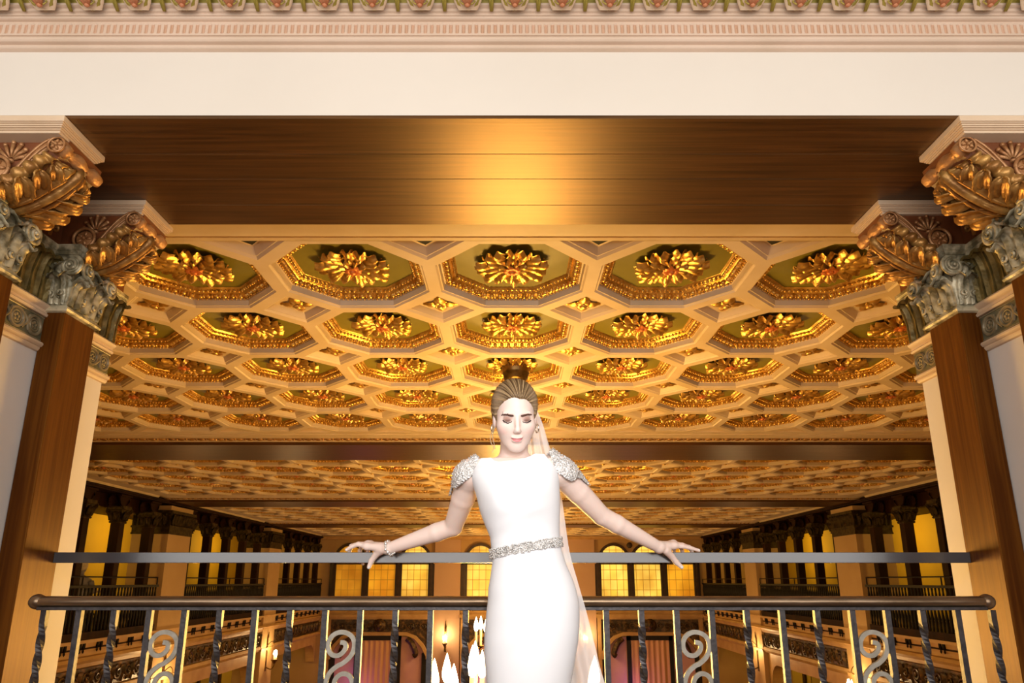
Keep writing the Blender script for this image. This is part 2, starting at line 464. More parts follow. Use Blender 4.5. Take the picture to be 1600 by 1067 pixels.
def pilaster(s, which):
    side = 'left' if s < 0 else 'right'
    d0 = 2.045 if which == 'front' else 2.534      # near face of the shaft
    d1 = d0 + .197
    Q = lambda p, d, h: (s * (XJ - max(p, .004)), d, Z(h))
    IN = Vector((-s, 0, 0)); DEP = Vector((0, 1, 0)); UP = Vector((0, 0, 1)); NEAR = Vector((0, -1, 0))
    root = thing('pilaster', Q(.045, (d0 + d1) / 2, -ZC), 
                 ('oak pilaster with a gilded scroll bracket, standing beside the %s end of the railing' % side) if which == 'rear' else
                 ('carved pilaster at the front edge of the opening, nearest the camera on the %s' % side), 'pilaster', 'carved pilasters of the opening')
    m = MB()
    m.box(Q(0, d0, -ZC), Q(.091, d1, 1.05))
    m.build('shaft', 'shaft_wood', root, bevel=.004)
    # --- capital
    m = MB()
    def rect(p, o): return [(-.0, d0 - o), (p + o, d0 - o), (p + o, d1 + o), (-.0, d1 + o)]
    prof = [(0.004, 1.038), (.014, 1.042), (.018, 1.050), (.014, 1.060), (.006, 1.064), (.004, 1.070), (.004, 1.10), (.008, 1.16), (.016, 1.21), (.028, 1.25), (.040, 1.27),
            (.046, 1.272), (.050, 1.285), (.054, 1.287), (.058, 1.300), (.058, 1.310)]
    vs = [Q(p, d, h) for o, h in prof for p, d in rect(.091, o)]
    fs = [(i * 4 + j, i * 4 + (j + 1) % 4, (i + 1) * 4 + (j + 1) % 4, (i + 1) * 4 + j) for i in range(len(prof) - 1) for j in range(4)]
    fs += [(3, 2, 1, 0), tuple((len(prof) - 1) * 4 + j for j in range(4))]
    m.add(vs, fs)
    cap = m.build('capital', 'silver_patina', root)
    def one_volute(*a):
        mv = MB(); volute(mv, *a); mv.build('volute', 'silver_patina', cap, smooth=True)
    one_volute(Q(.108, d0 - .032, 1.226), IN, UP, NEAR, .054, -1, PI / 2 + .5)
    one_volute(Q(.038, d0 - .026, 1.236), -IN, UP, NEAR, .034, -1, PI / 2 + .5)
    one_volute(Q(.132, d0 + .030, 1.226), -DEP, UP, IN, .046, -1, PI / 2 + .5)
    one_volute(Q(.132, d1 - .014, 1.222), DEP, UP, IN, .056, -1, PI / 2 + .5)
    ml = MB()
    dm = (d0 + d1) / 2
    for dd, hh, w in ((dm - .05, .125, .07), (dm + .05, .125, .07), (dm, .165, .085), (d1 - .012, .10, .05), (d0 + .012, .10, .05)):
        ml.leaf([Q(.098, dd, 1.072), Q(.106, dd, 1.11), Q(.114, dd, 1.07 + hh * .8), Q(.138, dd, 1.07 + hh), Q(.150, dd, 1.06 + hh * .9)], DEP * s, w, lobes=6, cup=.12)
    for pp, hh, w in ((.032, .12, .05), (.076, .12, .05), (.052, .16, .06)):
        ml.leaf([Q(pp, d0 - .008, 1.072), Q(pp, d0 - .014, 1.11), Q(pp, d0 - .024, 1.07 + hh * .8), Q(pp, d0 - .048, 1.07 + hh), Q(pp, d0 - .058, 1.06 + hh * .9)], IN * s, w, lobes=6, cup=.12)
    # little curled tendrils low on the bell
    for dd, sg in ((dm - .035, 1), (dm + .035, -1), (d1 - .02, 1)):
        ml.tube(spiral(Q(.108, dd, 1.115), DEP, UP, .020, 1.5, 24, -PI / 2, sg, .75, IN * .01), .0055, 6)
    for pp, sg in ((.030, 1), (.070, -1)):
        ml.tube(spiral(Q(pp, d0 - .018, 1.115), IN, UP, .018, 1.5, 24, -PI / 2, sg, .75, NEAR * .01), .005, 6)
    ml.build('acanthus', 'silver_patina', cap, smooth=True)
    # --- scroll bracket
    a0, a1 = (d0 - .012, d1 + .012)
    low = [(.0, 1.275), (.10, 1.280), (.16, 1.292), (.22, 1.318), (.265, 1.352), (.295, 1.388), (.31, 1.41)]
    m = MB()
    m.prism(low + [(.335, 1.43), (.345, 1.478), (0, 1.478)], a0 + .018, a1 - .018, fn=lambda u, v, w: Q(u, w, v))
    bracket = m.build('bracket', 'red_brown', root)
    m = MB()
    S = [(.318, 1.474), (.292, 1.466), (.262, 1.444), (.232, 1.410), (.205, 1.370), (.180, 1.332), (.150, 1.312), (.112, 1.314)]
    for w0, w1 in ((a0, a0 + .030), (a1 - .030, a1)):
        cc = catmull([Q(p, (w0 + w1) / 2, h) for p, h in S], 40)
        m.tube(cc, 1., flat=(.030, .026), up=DEP)
        m.tube([Vector(q) + NEAR * (w1 - w0) * .5 + UP * .009 for q in cc], .0045, 5)
        m.tube([Vector(q) + NEAR * (w1 - w0) * .5 - UP * .009 + IN * .004 for q in cc], .0045, 5)
    # turned roll between the two upper scrolls
    L = a1 - a0
    turned = [(.022, 0), (.030, .012), (.030, .030), (.020, .040), (.024, .060), (.030, .085), (.030, .105), (.022, .125), (.018, .140), (.030, .165), (.031, .185), (.028, .205), (.02, L)]
    n = 14; vs = []; fs = []
    for r, w in turned:
        for k in range(n):
            a = 2 * PI * k / n; f = 1 + .10 * math.cos(5 * a)
            vs.append(Q(.322 + r * f * math.cos(a), a0 + w, 1.446 + r * f * math.sin(a)))
    for i in range(len(turned) - 1):
        for k in range(n): fs.append((i * n + k, i * n + (k + 1) % n, (i + 1) * n + (k + 1) % n, (i + 1) * n + k))
    m.add(vs, fs)
    m.build('scroll', 'gilt_pale', bracket, smooth=True)
    for p, h, r in ((.318, 1.446, .028), (.128, 1.356, .043)):
        m = MB()
        rosette_disc(m, Q(p, a0 - .002, h), IN, UP, NEAR, r, petals=5)
        m.build('rosette', 'gilt_pale', bracket, smooth=True)
    m = MB()   # palmette fan on the near side of the bracket
    fc = Vector(Q(.155, a0 + .016, 1.398))
    for k, a in enumerate((18, 42, 66, 90, 114, 138, 162)):
        u = IN * math.cos(R(a)) + UP * math.sin(R(a)); ln = (.050, .056, .062, .064, .06, .052, .042)[k]
        m.tube([fc + u * .012 + NEAR * .002, fc + u * ln * .6 + NEAR * .005, fc + u * ln + NEAR * .003], [.003, .006, .0075], 6)
        m.ell(fc + u * (ln + .006) + NEAR * .003, (.008, .008, .008), 8, 5)
    m.ell(fc, (.012, .012, .008), 8, 5)
    m.build('palmette', 'gilt_pale', bracket, smooth=True)
    # great acanthus leaf hugging the underside, in two layers
    m = MB(); dm = (a0 + a1) / 2
    m.leaf([Q(.05, dm, 1.262), Q(.12, dm, 1.266), Q(.18, dm, 1.282), Q(.24, dm, 1.316), Q(.285, dm, 1.352), Q(.318, dm, 1.388), Q(.326, dm, 1.408), Q(.312, dm, 1.420)], DEP * s, .215, lobes=9, cup=.16, nv=26, sub=54, ribs=.045, mid=.05)
    for q in (-1, 1):      # overlapping side lobes that curl away from the stem
        for p0, h0, L in ((.06, 1.268, .075), (.115, 1.272, .085), (.17, 1.292, .085), (.225, 1.326, .075), (.27, 1.362, .058)):
            o = Vector(Q(p0, dm + q * .035, h0)) + (IN * .5 - UP * .8) * .006
            t = (IN * .62 + UP * .34); sd = DEP * q
            pn = (IN * .55 - UP * .84)
            m.leaf([o, o + t * L * .45 + sd * L * .45 + pn * .012, o + t * L * .8 + sd * L * .85 + pn * .012, o + t * L * .95 + sd * L * 1.02 - pn * .004], (t * .72 - sd * .70) * q * s, L * .62, lobes=4, cup=.2, nv=8, sub=14)
    m.tube(catmull([Q(.06, dm, 1.252), Q(.18, dm, 1.270), Q(.26, dm, 1.322), Q(.318, dm, 1.380)], 18), .0055, 8)
    for q in (-.055, .055):
        m.tube(catmull([Q(.07, dm + q * .5, 1.256), Q(.18, dm + q * .6, 1.276), Q(.26, dm + q * .6, 1.328), Q(.305, dm + q * .5, 1.368)], 18), .005, 6)
    m.build('leaf', 'gilt_brown', bracket, smooth=True, solid=.006)
    # --- abacus
    m = MB()
    b0, b1 = (1.975, 2.212) if which == 'front' else (2.500, 2.743)
    b1 = min(b1, 2.735) if which == 'rear' else b1
    for o, h0, h1 in ((.0, 1.502, 1.5235), (.004, 1.498, 1.502), (.009, 1.492, 1.498), (.013, 1.487, 1.492), (.019, 1.482, 1.487), (.024, 1.472, 1.482)):
        m.box(Q(.0, b0 + o, h0), Q(.366 - o, b1 - o, h1))
    m.build('abacus', 'cream_trim', root, bevel=.002)
    return root
for s in (-1, 1):
    for w in ('front', 'rear'): pilaster(s, w)

# entablature bands running over the jamb between and behind the pilasters
def jamb_bands(s, idx):
    side = 'left' if s < 0 else 'right'
    Q = lambda p, d, h: (s * (XJ - p), d, Z(h)); DEP = Vector((0, 1, 0)); UP = Vector((0, 0, 1)); IN = Vector((-s, 0, 0))
    m = MB()
    for d0, d1 in ((2.243, 2.533), (2.732, DW + .012)):
        def band(prof, mi):
            n = len(prof)
            m.add([Q(p, d0, h) for p, h in prof] + [Q(p, d1, h) for p, h in prof], [(i, i + 1, n + i + 1, n + i) for i in range(n - 1)] + [tuple(range(n)), tuple(range(2 * n - 1, n - 1, -1))], mi)
        band([(0, .876), (.010, .878), (.016, .886), (.016, .892), (.022, .894), (.028, .902), (.026, .910), (.018, .913), (.0, .915)], 0)
        band([(0, .915), (.012, .915), (.012, 1.018), (0, 1.018)], 1)
        band([(0, 1.018), (.022, 1.019), (.026, 1.028), (.020, 1.034), (.020, 1.044), (.030, 1.050), (.036, 1.060), (.030, 1.068), (.0, 1.070)], 0)
        band([(0, 1.070), (.014, 1.072), (.016, 1.16), (.034, 1.25), (.040, 1.262), (0, 1.262)], 2)
        band([(0, 1.262), (.050, 1.263), (.056, 1.276), (.050, 1.285), (.058, 1.292), (.060, 1.306), (0, 1.308)], 3)
        # guilloche rings along the frieze
        n = max(2, round((d1 - d0) / .088)); st = (d1 - d0) / n
        for i in range(n):
            c = Vector(Q(.013, d0 + st * (i + .5), .9665))
            m.tube([c + DEP * .036 * math.cos(a) + UP * .036 * math.sin(a) for a in [2 * PI * j / 20 for j in range(21)]], .0065, 6, caps=False, mi=4)
            m.tube([c + DEP * .023 * math.cos(a) + UP * .023 * math.sin(a) for a in [2 * PI * j / 16 for j in range(17)]], .0035, 5, caps=False, mi=4)
            for q in range(5):
                a = 2 * PI * q / 5 + .3; m.ell(c + DEP * .011 * math.cos(a) + UP * .011 * math.sin(a), (.004, .007, .007), 6, 4, mi=4)
            if i < n - 1:
                e = c + DEP * st / 2
                m.tube([e + DEP * -.018 + UP * .030, e + IN * .004 + UP * .008, e + DEP * .018 - UP * .030], .006, 6, mi=4)
                m.tube([e + DEP * -.018 - UP * .030, e + IN * .004 - UP * .008, e + DEP * .018 + UP * .030], .006, 6, mi=4)
        for hh in (.919, 1.013): m.tube([Q(.013, d0, hh), Q(.013, d1, hh)], .003, 5, mi=4)
        # upright leaves along the bell band
        n = max(3, round((d1 - d0) / .062)); st = (d1 - d0) / n
        for i in range(n):
            dd = d0 + st * (i + .5)
            m.leaf([Q(.018, dd, 1.074), Q(.022, dd, 1.12), Q(.026, dd, 1.18), Q(.044, dd, 1.238), Q(.066, dd, 1.246), Q(.070, dd, 1.232)], DEP * s, st * .92, lobes=5, cup=.2, nv=8, sub=18, mi=2)
            m.tube([Q(.020, dd + st / 2, 1.075), Q(.022, dd + st / 2, 1.16), Q(.044, dd + st / 2, 1.255)], .0045, 5, mi=2)
    return struct(m, 'trim_%d' % idx, ['cream_trim', 'frieze_green', 'olive_leaf', 'silver_patina', 'frieze_ring'],
                  'carved frieze and leaf band along the plaster at the %s of the opening' % side, smooth=True, auto=40)
jamb_bands(-1, 2); jamb_bands(1, 3)
# dark painted recess between the two brackets of a side, with its own cream cap
for s, i in ((-1, 4), (1, 5)):
    Q = lambda p, d, h: (s * (XJ - p), d, Z(h)); m = MB(); DEP = Vector((0, 1, 0)); UP = Vector((0, 0, 1)); IN = Vector((-s, 0, 0))
    m.box(Q(0, 2.256, 1.308), Q(.030, 2.521, 1.475), 1)
    m.box(Q(0, 2.7431, 1.308), Q(.030, DW + .01, 1.475), 1)
    for o, h0, h1 in ((.0, 1.502, 1.5235), (.004, 1.498, 1.502), (.009, 1.492, 1.498), (.013, 1.487, 1.492), (.019, 1.482, 1.487), (.024, 1.472, 1.482)):
        m.box(Q(0, 2.2125, h0), Q(.066 - o, 2.4995, h1), 0)
    for k in range(2):
        c = Vector(Q(.031, 2.32 + k * .13, 1.385))
        for q in (-1, 1):
            m.tube(spiral(c + DEP * q * .024, DEP * q, UP, .024, 1.4, 24, PI / 2, 1, .75, IN * .008), .006, 6, mi=2)
        m.leaf([c - UP * .05, c + IN * .006, c + UP * .045 + IN * .008, c + UP * .06 + IN * .02], DEP * s, .045, lobes=5, sub=14, mi=2)
    for k in range(9): m.ell(Q(.032, 2.27 + k * .030, 1.462), (.006, .010, .008), 6, 5, mi=2)
    struct(m, 'trim_%d' % i, ['cream_trim', 'red_brown', 'gilt_brown'], 'dark painted recess between the brackets on the %s' % ('left' if s < 0 else 'right'), smooth=True, auto=40)
# ------------------------------------------------------------------ coffered ceiling of the hall
HC = 1.648; CELL = .9; BAY0, PITCH_B = 3.08, 5.95; NB = 4; NX = 7
ZH = Z(HC)
def octa(a):      # regular octagon of apothem a, counter-clockwise
    k = a * math.tan(R(22.5))
    return [(a, -k), (a, k), (k, a), (-k, a), (-a, k), (-a, -k), (-k, -a), (k, -a)]
def chop(): 
    a, k = CELL / 2, CELL / 2 - .215
    return [(a, -k), (a, k), (k, a), (-k, a), (-a, k), (-a, -k), (-k, -a), (k, -a)]
STEPS = [(.415, 0), (.406, .010), (.398, .010), (.394, .042), (.384, .044), (.384, .050)]
def cell_mesh(m, cx, cy):
    rings = [[(cx + x, cy + y, ZH) for x, y in chop()]] + [[(cx + x, cy + y, ZH + z) for x, y in octa(a)] for a, z in STEPS]
    vs = [p for r in rings for p in r]
    m.add(vs, [(i * 8 + j, i * 8 + (j + 1) % 8, (i + 1) * 8 + (j + 1) % 8, (i + 1) * 8 + j) for i in range(len(rings) - 1) for j in range(8)], 0)
def dia(m, cx, cy, half=False):
    st = [(.215, 0), (.196, .012), (.188, .012), (.150, .045), (.140, .046)]
    pts = lambda r, z: [(cx + r, cy, ZH + z), (cx, cy + r, ZH + z), (cx - r, cy, ZH + z), (cx, cy - r, ZH + z)]
    vs = [p for r, z in st for p in pts(r, z)]
    n = len(st)
    m.add(vs, [(i * 4 + j, i * 4 + (j + 1) % 4, (i + 1) * 4 + (j + 1) % 4, (i + 1) * 4 + j) for i in range(n - 1) for j in range(4)] + [tuple((n - 1) * 4 + j for j in range(4))], 0)

def coffer_template():
    pan = MB()
    pan.add([(x, y, .098) for x, y in octa(.36)], [tuple(range(8))])
    po = pan.build('coffer_panel', 'green_panel')
    # gilded egg moulding between the cream lip and the green field
    eg = MB()
    sec = [(.386, .048), (.382, .046), (.372, .052), (.352, .066), (.345, .070), (.343, .078), (.336, .080), (.326, .084), (.322, .094), (.318, .098)]
    rings = [[(x, y, z) for x, y in octa(a)] for a, z in sec]
    eg.add([p for r in rings for p in r], [(i * 8 + j, i * 8 + (j + 1) % 8, (i + 1) * 8 + (j + 1) % 8, (i + 1) * 8 + j) for i in range(len(sec) - 1) for j in range(8)])
    O1, O2, O3 = octa(.362), octa(.331), octa(.380)
    for j in range(8):
        a, b = Vector((*O1[j], .056)), Vector((*O1[(j + 1) % 8], .056))
        ax = (b - a).normalized(); inn = Vector((-ax.y, ax.x, 0)); nr = (Vector((0, 0, -1)) * .8 + inn * .6).normalized(); t2 = nr.cross(ax)
        q = Matrix((ax, t2, nr)).transposed()
        for k in range(6):
            c = a.lerp(b, (k + .5) / 6)
            eg.ell(c, (.015, .0165, .013), 7, 5, rot=q)
            if k: 
                e = a.lerp(b, k / 6); eg.ell(e, (.0035, .016, .010), 5, 4, rot=q)
        a, b = Vector((*O2[j], .078)), Vector((*O2[(j + 1) % 8], .078))
        for k in range(10): eg.ell(a.lerp(b, (k + .5) / 10), (.010, .010, .010), 5, 4)
        a, b = Vector((*O3[j], .044)), Vector((*O3[(j + 1) % 8], .044))
        for k in range(12): eg.ell(a.lerp(b, (k + .5) / 12), (.008, .008, .006), 5, 4)
    eo = eg.build('egg_moulding', 'gold_leaf', po, smooth=True)
    # rosette: three rings of curled petals round an orange-red heart
    ro = MB()
    def petal(a, r0, r1, w, z0, drop, curl, twist=0.):
        u = Vector((math.cos(a), math.sin(a), 0)); v = Vector((-math.sin(a), math.cos(a), 0))
        def fn(s, t):
            q = t * 2 - 1; r = r0 + (r1 - r0) * s
            ww = w * (.42 + .75 * math.sin(PI * min(1., s * .72 + .08))) * (1 - .55 * max(0, s - .75) * 4 * .5)
            z = z0 - drop * s ** 1.25 + curl * max(0, s - .72) ** 2 * 8
            z += -.016 * math.cos(q * PI * 1.5) * (1 - s * .3) + .020 * q * q
            return u * r + v * (q * ww / 2 + twist * s * w) + Vector((0, 0, z))
        ro.grid(fn, 7, 6, 0)
    for i in range(14): petal(2 * PI * (i + .5) / 14, .050, .200 + .010 * (i % 2), .092, .086, .046 + .010 * (i % 2), .036, .12 * (-1) ** i)
    for i in range(12): petal(2 * PI * i / 12, .036, .152 + .010 * (i % 3), .078, .074, .038 + .006 * (i % 2), .032, -.1 * (-1) ** i)
    for i in range(9): petal(2 * PI * (i + .25) / 9, .030, .100, .060, .062, .020, .024)
    ro.lathe([(.012, .096), (.13, .096), (.12, .088), (.06, .072), (.0, .066)], (0, 0, 0), 18, 0)
    for i in range(7): 
        a = 2 * PI * i / 7
        ro.grid(lambda s, t, a=a: Vector((math.cos(a), math.sin(a), 0)) * (.010 + .045 * s) + Vector((-math.sin(a), math.cos(a), 0)) * (t - .5) * .05 * math.sin(PI * (s * .8 + .15)) + Vector((0, 0, .050 - .012 * math.sin(PI * s) + .006 * s * s)), 4, 4, 1)
    ro.ell((0, 0, .042), (.020, .020, .014), 10, 6, mi=1)
    ob = ro.build('rosette', ['gold_leaf', 'gold_red'], po, smooth=True)
    return po
def diamond_template():
    m = MB()
    for i in range(8):
        a = 2 * PI * i / 8; L = .100 if i % 2 == 0 else .052
        u = Vector((math.cos(a), math.sin(a), 0)); v = Vector((-math.sin(a), math.cos(a), 0))
        m.grid(lambda s, t, u=u, v=v, L=L: u * (.008 + L * s) + v * (t - .5) * .062 * (math.sin(PI * min(1, s * .75 + .18)) + .1) + Vector((0, 0, .034 - .014 * math.sin(PI * min(1, s * 1.1)) + .012 * abs(math.sin(s * 9)) * .4 + .05 * (t - .5) ** 2)), 6, 4)
    m.ell((0, 0, .024), (.024, .024, .014), 10, 6)
    return m.build('diamond_ornament', 'gold_leaf', smooth=True)

cof0 = coffer_template(); dia0 = diamond_template(); first = [True, True]
BAYS = ['nearest', 'second', 'third', 'farthest']
def add_coffer(parent, x, y):
    if first[0]: first[0] = False; c = cof0
    else:
        c = cof0.copy(); COL.objects.link(c)
        for k in list(cof0.children):
            d = k.copy(); COL.objects.link(d); d.parent = c
    c.parent = parent; c.location = (x, y, ZH); return c
def add_dia(parent, x, y):
    if first[1]: first[1] = False; c = dia0
    else: c = dia0.copy(); COL.objects.link(c)
    c.parent = parent; c.location = (x, y, ZH); return c
XE = 7.5 * CELL
for b in range(NB):
    y0 = BAY0 + PITCH_B * b
    m = MB()
    for i in range(-NX, NX + 1):
        for j in range(5): cell_mesh(m, i * CELL, y0 + (j + .5) * CELL)
    for i in range(-NX - 1, NX + 1):
        for j in range(6): dia(m, (i + .5) * CELL, y0 + j * CELL)
    # cream borders: near edge, sides, and the cove at the far edge
    def runx(prof, mi=0):
        n = len(prof); m.add([(-7.2, d, Z(h)) for d, h in prof] + [(7.2, d, Z(h)) for d, h in prof], [(i, i + 1, n + i + 1, n + i) for i in range(n - 1)], mi)
    if b == 0:
        runx([(2.66, 1.60), (2.92, 1.60), (2.955, 1.604), (2.960, 1.622), (2.985, 1.626), (2.99, 1.650), (3.012, 1.650), (3.014, 1.628), (3.030, 1.628), (3.034, 1.648), (3.046, 1.648), (3.048, 1.640), (3.060, 1.640), (3.064, HC), (3.082, HC), (3.083, HC + .05)])
    else:
        runx([(y0 - .03, 1.60), (y0 - .01, 1.63), (y0, HC), (y0 + .003, HC + .05)])
    runx([(y0 + 4.498, HC + .05), (y0 + 4.50, HC), (y0 + 4.60, HC), (y0 + 4.61, 1.640), (y0 + 4.68, 1.640), (y0 + 4.72, 1.636), (y0 + 4.76, 1.628)])
    runx([(y0 + 4.80, 1.618), (y0 + 4.83, 1.614), (y0 + 4.84, 1.606), (y0 + 4.872, 1.604)])
    for s in (-1, 1):
        m.add([(s * XE, y0, HC + ZC), (s * XE, y0 + 4.5, HC + ZC), (s * 7.0, y0, Z(HC)), (s * 7.0, y0 + 4.5, Z(HC)), (s * 7.05, y0, Z(1.58)), (s * 7.05, y0 + 4.5, Z(1.58))], [(0, 1, 3, 2), (2, 3, 5, 4)], 0)
    ce = m.build('ceiling', ['cream_paint'])
    tag(ce, '%s bay of the coffered plaster ceiling, with gilded rosettes in green octagons' % BAYS[b], None, None, 'structure')
    for j in range(5):
        for i in range(-NX, NX + 1): add_coffer(ce, i * CELL, y0 + (j + .5) * CELL)
    for j in range(1, 5):
        for i in range(-NX - 1, NX + 1):
            if b == 0 or abs(i + .5) < 6: add_dia(ce, (i + .5) * CELL, y0 + j * CELL)
    # gilded leaf row along the far edge
    g = MB(); n = int(14.0 / .115)
    g.add([(-7.2, y0 + 4.76, Z(1.630)), (7.2, y0 + 4.76, Z(1.630)), (-7.2, y0 + 4.80, Z(1.616)), (7.2, y0 + 4.80, Z(1.616))], [(0, 1, 3, 2)])
    for i in range(n):
        x = -7.0 + i * .115
        g.ell((x, y0 + 4.778, Z(1.622)), (.040, .022, .018), 7, 5, rot=Matrix.Rotation(R(-20), 3, 'X'))
        g.ell((x + .0575, y0 + 4.778, Z(1.622)), (.010, .022, .020), 5, 4)
    g.build('leaf_moulding', 'gilt_brown', ce, smooth=True)
    if b == 0:   # dark openings in the half diamonds along the near edge
        for i in range(-NX - 1, NX + 1):
            x = (i + .5) * CELL; v = MB()
            v.add([(x - .085, y0 + .042, ZH + .044), (x + .085, y0 + .042, ZH + .044), (x, y0 + .128, ZH + .044)], [(0, 1, 2)])
            v.build('dark_inset', 'black_gap', ce)

# wooden cross beams between the bays
for b in range(NB - 1):
    y0 = BAY0 + PITCH_B * b + 4.872; y1 = BAY0 + PITCH_B * (b + 1) - .03
    m = MB(); w = (y1 - y0) / 4
    for k in range(4): m.box((-7.1, y0 + k * w + .001, Z(1.572)), (7.1, y0 + (k + 1) * w - .001, Z(1.58)))
    m.box((-7.1, y0, Z(1.58)), (7.1, y1, Z(1.95)))
    m.box((-7.1, y0 - .015, Z(1.585)), (7.1, y0, Z(1.604)))
    struct(m, 'beam', 'soffit_wood', '%s polished dark wooden beam crossing the coffered ceiling' % ['nearest', 'middle', 'farthest'][b])
m = MB(); m.box((-11, 2.98, Z(1.96)), (11, 27, Z(2.1))); m.box((-7.2, 2.7, Z(1.8)), (7.2, 2.98, Z(2.1)))
struct(m, 'roof', 'near_wall', 'roof slab above the coffered ceiling')
# ------------------------------------------------------------------ the hall beyond: floor, side galleries, far wall
ZF = -3.5; YF = 25.9; XP = 6.96; XW = 10.2
m = MB(); m.box((-11, 2.98, ZF - .2), (11, YF + .3, ZF)); struct(m, 'floor_hall', 'table_wood', 'floor of the great hall far below the landing')
m = MB(); m.box((-7.2, 2.979, -.3), (7.2, 3.0, -.0)); m.box((-7.2, 2.9, ZF), (7.2, 2.99, -.3)); struct(m, 'wall_near', 'tan_paint', 'hall wall below the landing')
for s, side in ((-1, 'left'), (1, 'right')):
    X = lambda p: s * p
    m = MB()
    m.box((X(XW), 2.98, -.02), (X(XW + .3), YF, Z(1.6)), 0); m.box((X(9.3), 2.98, ZF), (X(XW + .3), YF, -.02), 1)
    struct(m, 'wall_%s_gallery' % side, ['ochre_wall', 'olive_wall'], 'yellow lit wall behind the columns of the %s gallery' % side)
    m = MB(); m.box((X(7.05), 2.98, Z(1.60)), (X(XW + .3), YF, Z(1.66))); struct(m, 'ceiling_%s_gallery' % side, 'gallery_wood', 'dark wooden ceiling over the %s gallery' % side)
    # gallery floor with its fascia mouldings
    m = MB(); m.box((X(XP + .06), 2.98, -.06), (X(XW), YF, .10), 1)
    n = [(XP + .06, .10), (XP - .02, .10), (XP - .02, .05), (XP + .05, .04), (XP + .07, -.10), (XP + .07, -.16), (XP - .02, -.17), (XP - .04, -.22), (XP + .0, -.27), (XP + .02, -.33), (XP + .10, -.36)]
    m.add([(X(p), 2.98, h) for p, h in n] + [(X(p), YF, h) for p, h in n], [(i, i + 1, len(n) + i + 1, len(n) + i) for i in range(len(n) - 1)], 0)
    n = [(XP + .10, -.72), (XP + .02, -.73), (XP + .0, -.80), (XP + .04, -.86), (XP + .16, -.90), (XP + .5, -.90)]
    m.add([(X(p), 2.98, h) for p, h in n] + [(X(p), YF, h) for p, h in n], [(i, i + 1, len(n) + i + 1, len(n) + i) for i in range(len(n) - 1)], 0)
    struct(m, 'floor_%s_gallery' % side, ['tan_trim', 'gallery_wood'], 'gallery floor edge with tan mouldings, %s side of the hall' % side)
    # beam over the columns
    m = MB(); m.box((X(7.02), 2.98, Z(1.54)), (X(7.5), YF, Z(1.60))); m.box((X(6.98), 2.98, Z(1.565)), (X(7.02), YF, Z(1.60)))
    struct(m, 'beam_%s_gallery' % side, 'gallery_wood', 'dark wooden beam above the columns of the %s gallery' % side, bevel=.01)
    m = MB(); m.box((X(7.34), 2.98, Z(1.30)), (X(7.5), YF, Z(1.539))); struct(m, 'trim_%d' % (90 if s < 0 else 91), 'gallery_wood', 'dark board behind the column capitals of the %s gallery' % side)
    for b in range(NB):
        ya = BAY0 + PITCH_B * b + 4.93
        # plaster pier between the gallery bays
        if b < NB - 1:
            m = MB(); y1 = ya + .98
            m.box((X(XP), ya, ZF), (X(7.7), y1, Z(1.5)), 0)
            m.box((X(XP - .02), ya - .02, Z(.925)), (X(7.72), y1 + .02, Z(.96)), 1); m.box((X(XP - .012), ya - .012, Z(.96)), (X(7.71), y1 + .012, Z(1.06)), 2)
            m.box((X(XP - .03), ya - .03, Z(1.06)), (X(7.73), y1 + .03, Z(1.10)), 1)
            m.box((X(XP - .015), ya - .015, Z(1.10)), (X(7.715), y1 + .015, Z(1.34)), 2); m.box((X(XP - .06), ya - .06, Z(1.34)), (X(7.76), y1 + .06, Z(1.40)), 2)
            for h0 in (-.27, -.86): m.box((X(XP - .025), ya - .025, h0), (X(7.72), y1 + .025, h0 + .07), 3)
            nl = 9
            for i in range(nl): m.leaf([(X(XP - .018), ya + (i + .5) * .98 / nl, Z(1.10)), (X(XP - .025), ya + (i + .5) * .98 / nl, Z(1.2)), (X(XP - .06), ya + (i + .5) * .98 / nl, Z(1.31)), (X(XP - .09), ya + (i + .5) * .98 / nl, Z(1.30))], (0, 1, 0), .10, sub=8, nv=4, mi=2)
            for i in range(7): m.leaf([(X(XP + .05 + i * .1), ya - .018, Z(1.10)), (X(XP + .05 + i * .1), ya - .025, Z(1.2)), (X(XP + .05 + i * .1), ya - .06, Z(1.31)), (X(XP + .05 + i * .1), ya - .09, Z(1.30))], (1, 0, 0), .10, sub=8, nv=4, mi=2)
            struct(m, 'pillar', ['tan_paint', 'bronze_dark', 'bronze_dark', 'tan_trim'], 'square plaster pier rising through the %s gallery, %s from the landing' % (side, ['nearest', 'second', 'third'][b]))
        # carved frieze below the gallery floor
        m = MB(); y0b, y1b = BAY0 + PITCH_B * b - .1, ya
        m.box((X(XP + .07), y0b, -.72), (X(XP + .3), y1b, -.36))
        n = 16; st = (y1b - y0b) / n
        for i in range(n):
            c = Vector((X(XP + .065), y0b + st * (i + .5), -.54)); DEP = Vector((0, 1, 0)); UP = Vector((0, 0, 1)); IN = Vector((-s, 0, 0))
            q = (-1) ** i
            m.tube(spiral(c, DEP * q, UP * q, .13, 1.7, 24, PI / 2, 1, .8, IN * .04), [.026 - .014 * k / 24 for k in range(25)], 5)
            m.leaf([c + DEP * st * .5 - UP * .16, c + DEP * st * .5 + IN * .03, c + DEP * st * .5 + UP * .14 + IN * .05], DEP * s, .10, sub=8, nv=4)
            m.ell(c + IN * .03, (.03, .03, .03), 6, 4)
        struct(m, 'trim_%d' % (10 + b + (0 if s < 0 else 10)), 'carved_dark', 'dark carved scroll frieze under the %s gallery, %s bay' % (side, BAYS[b]), smooth=True, auto=40)

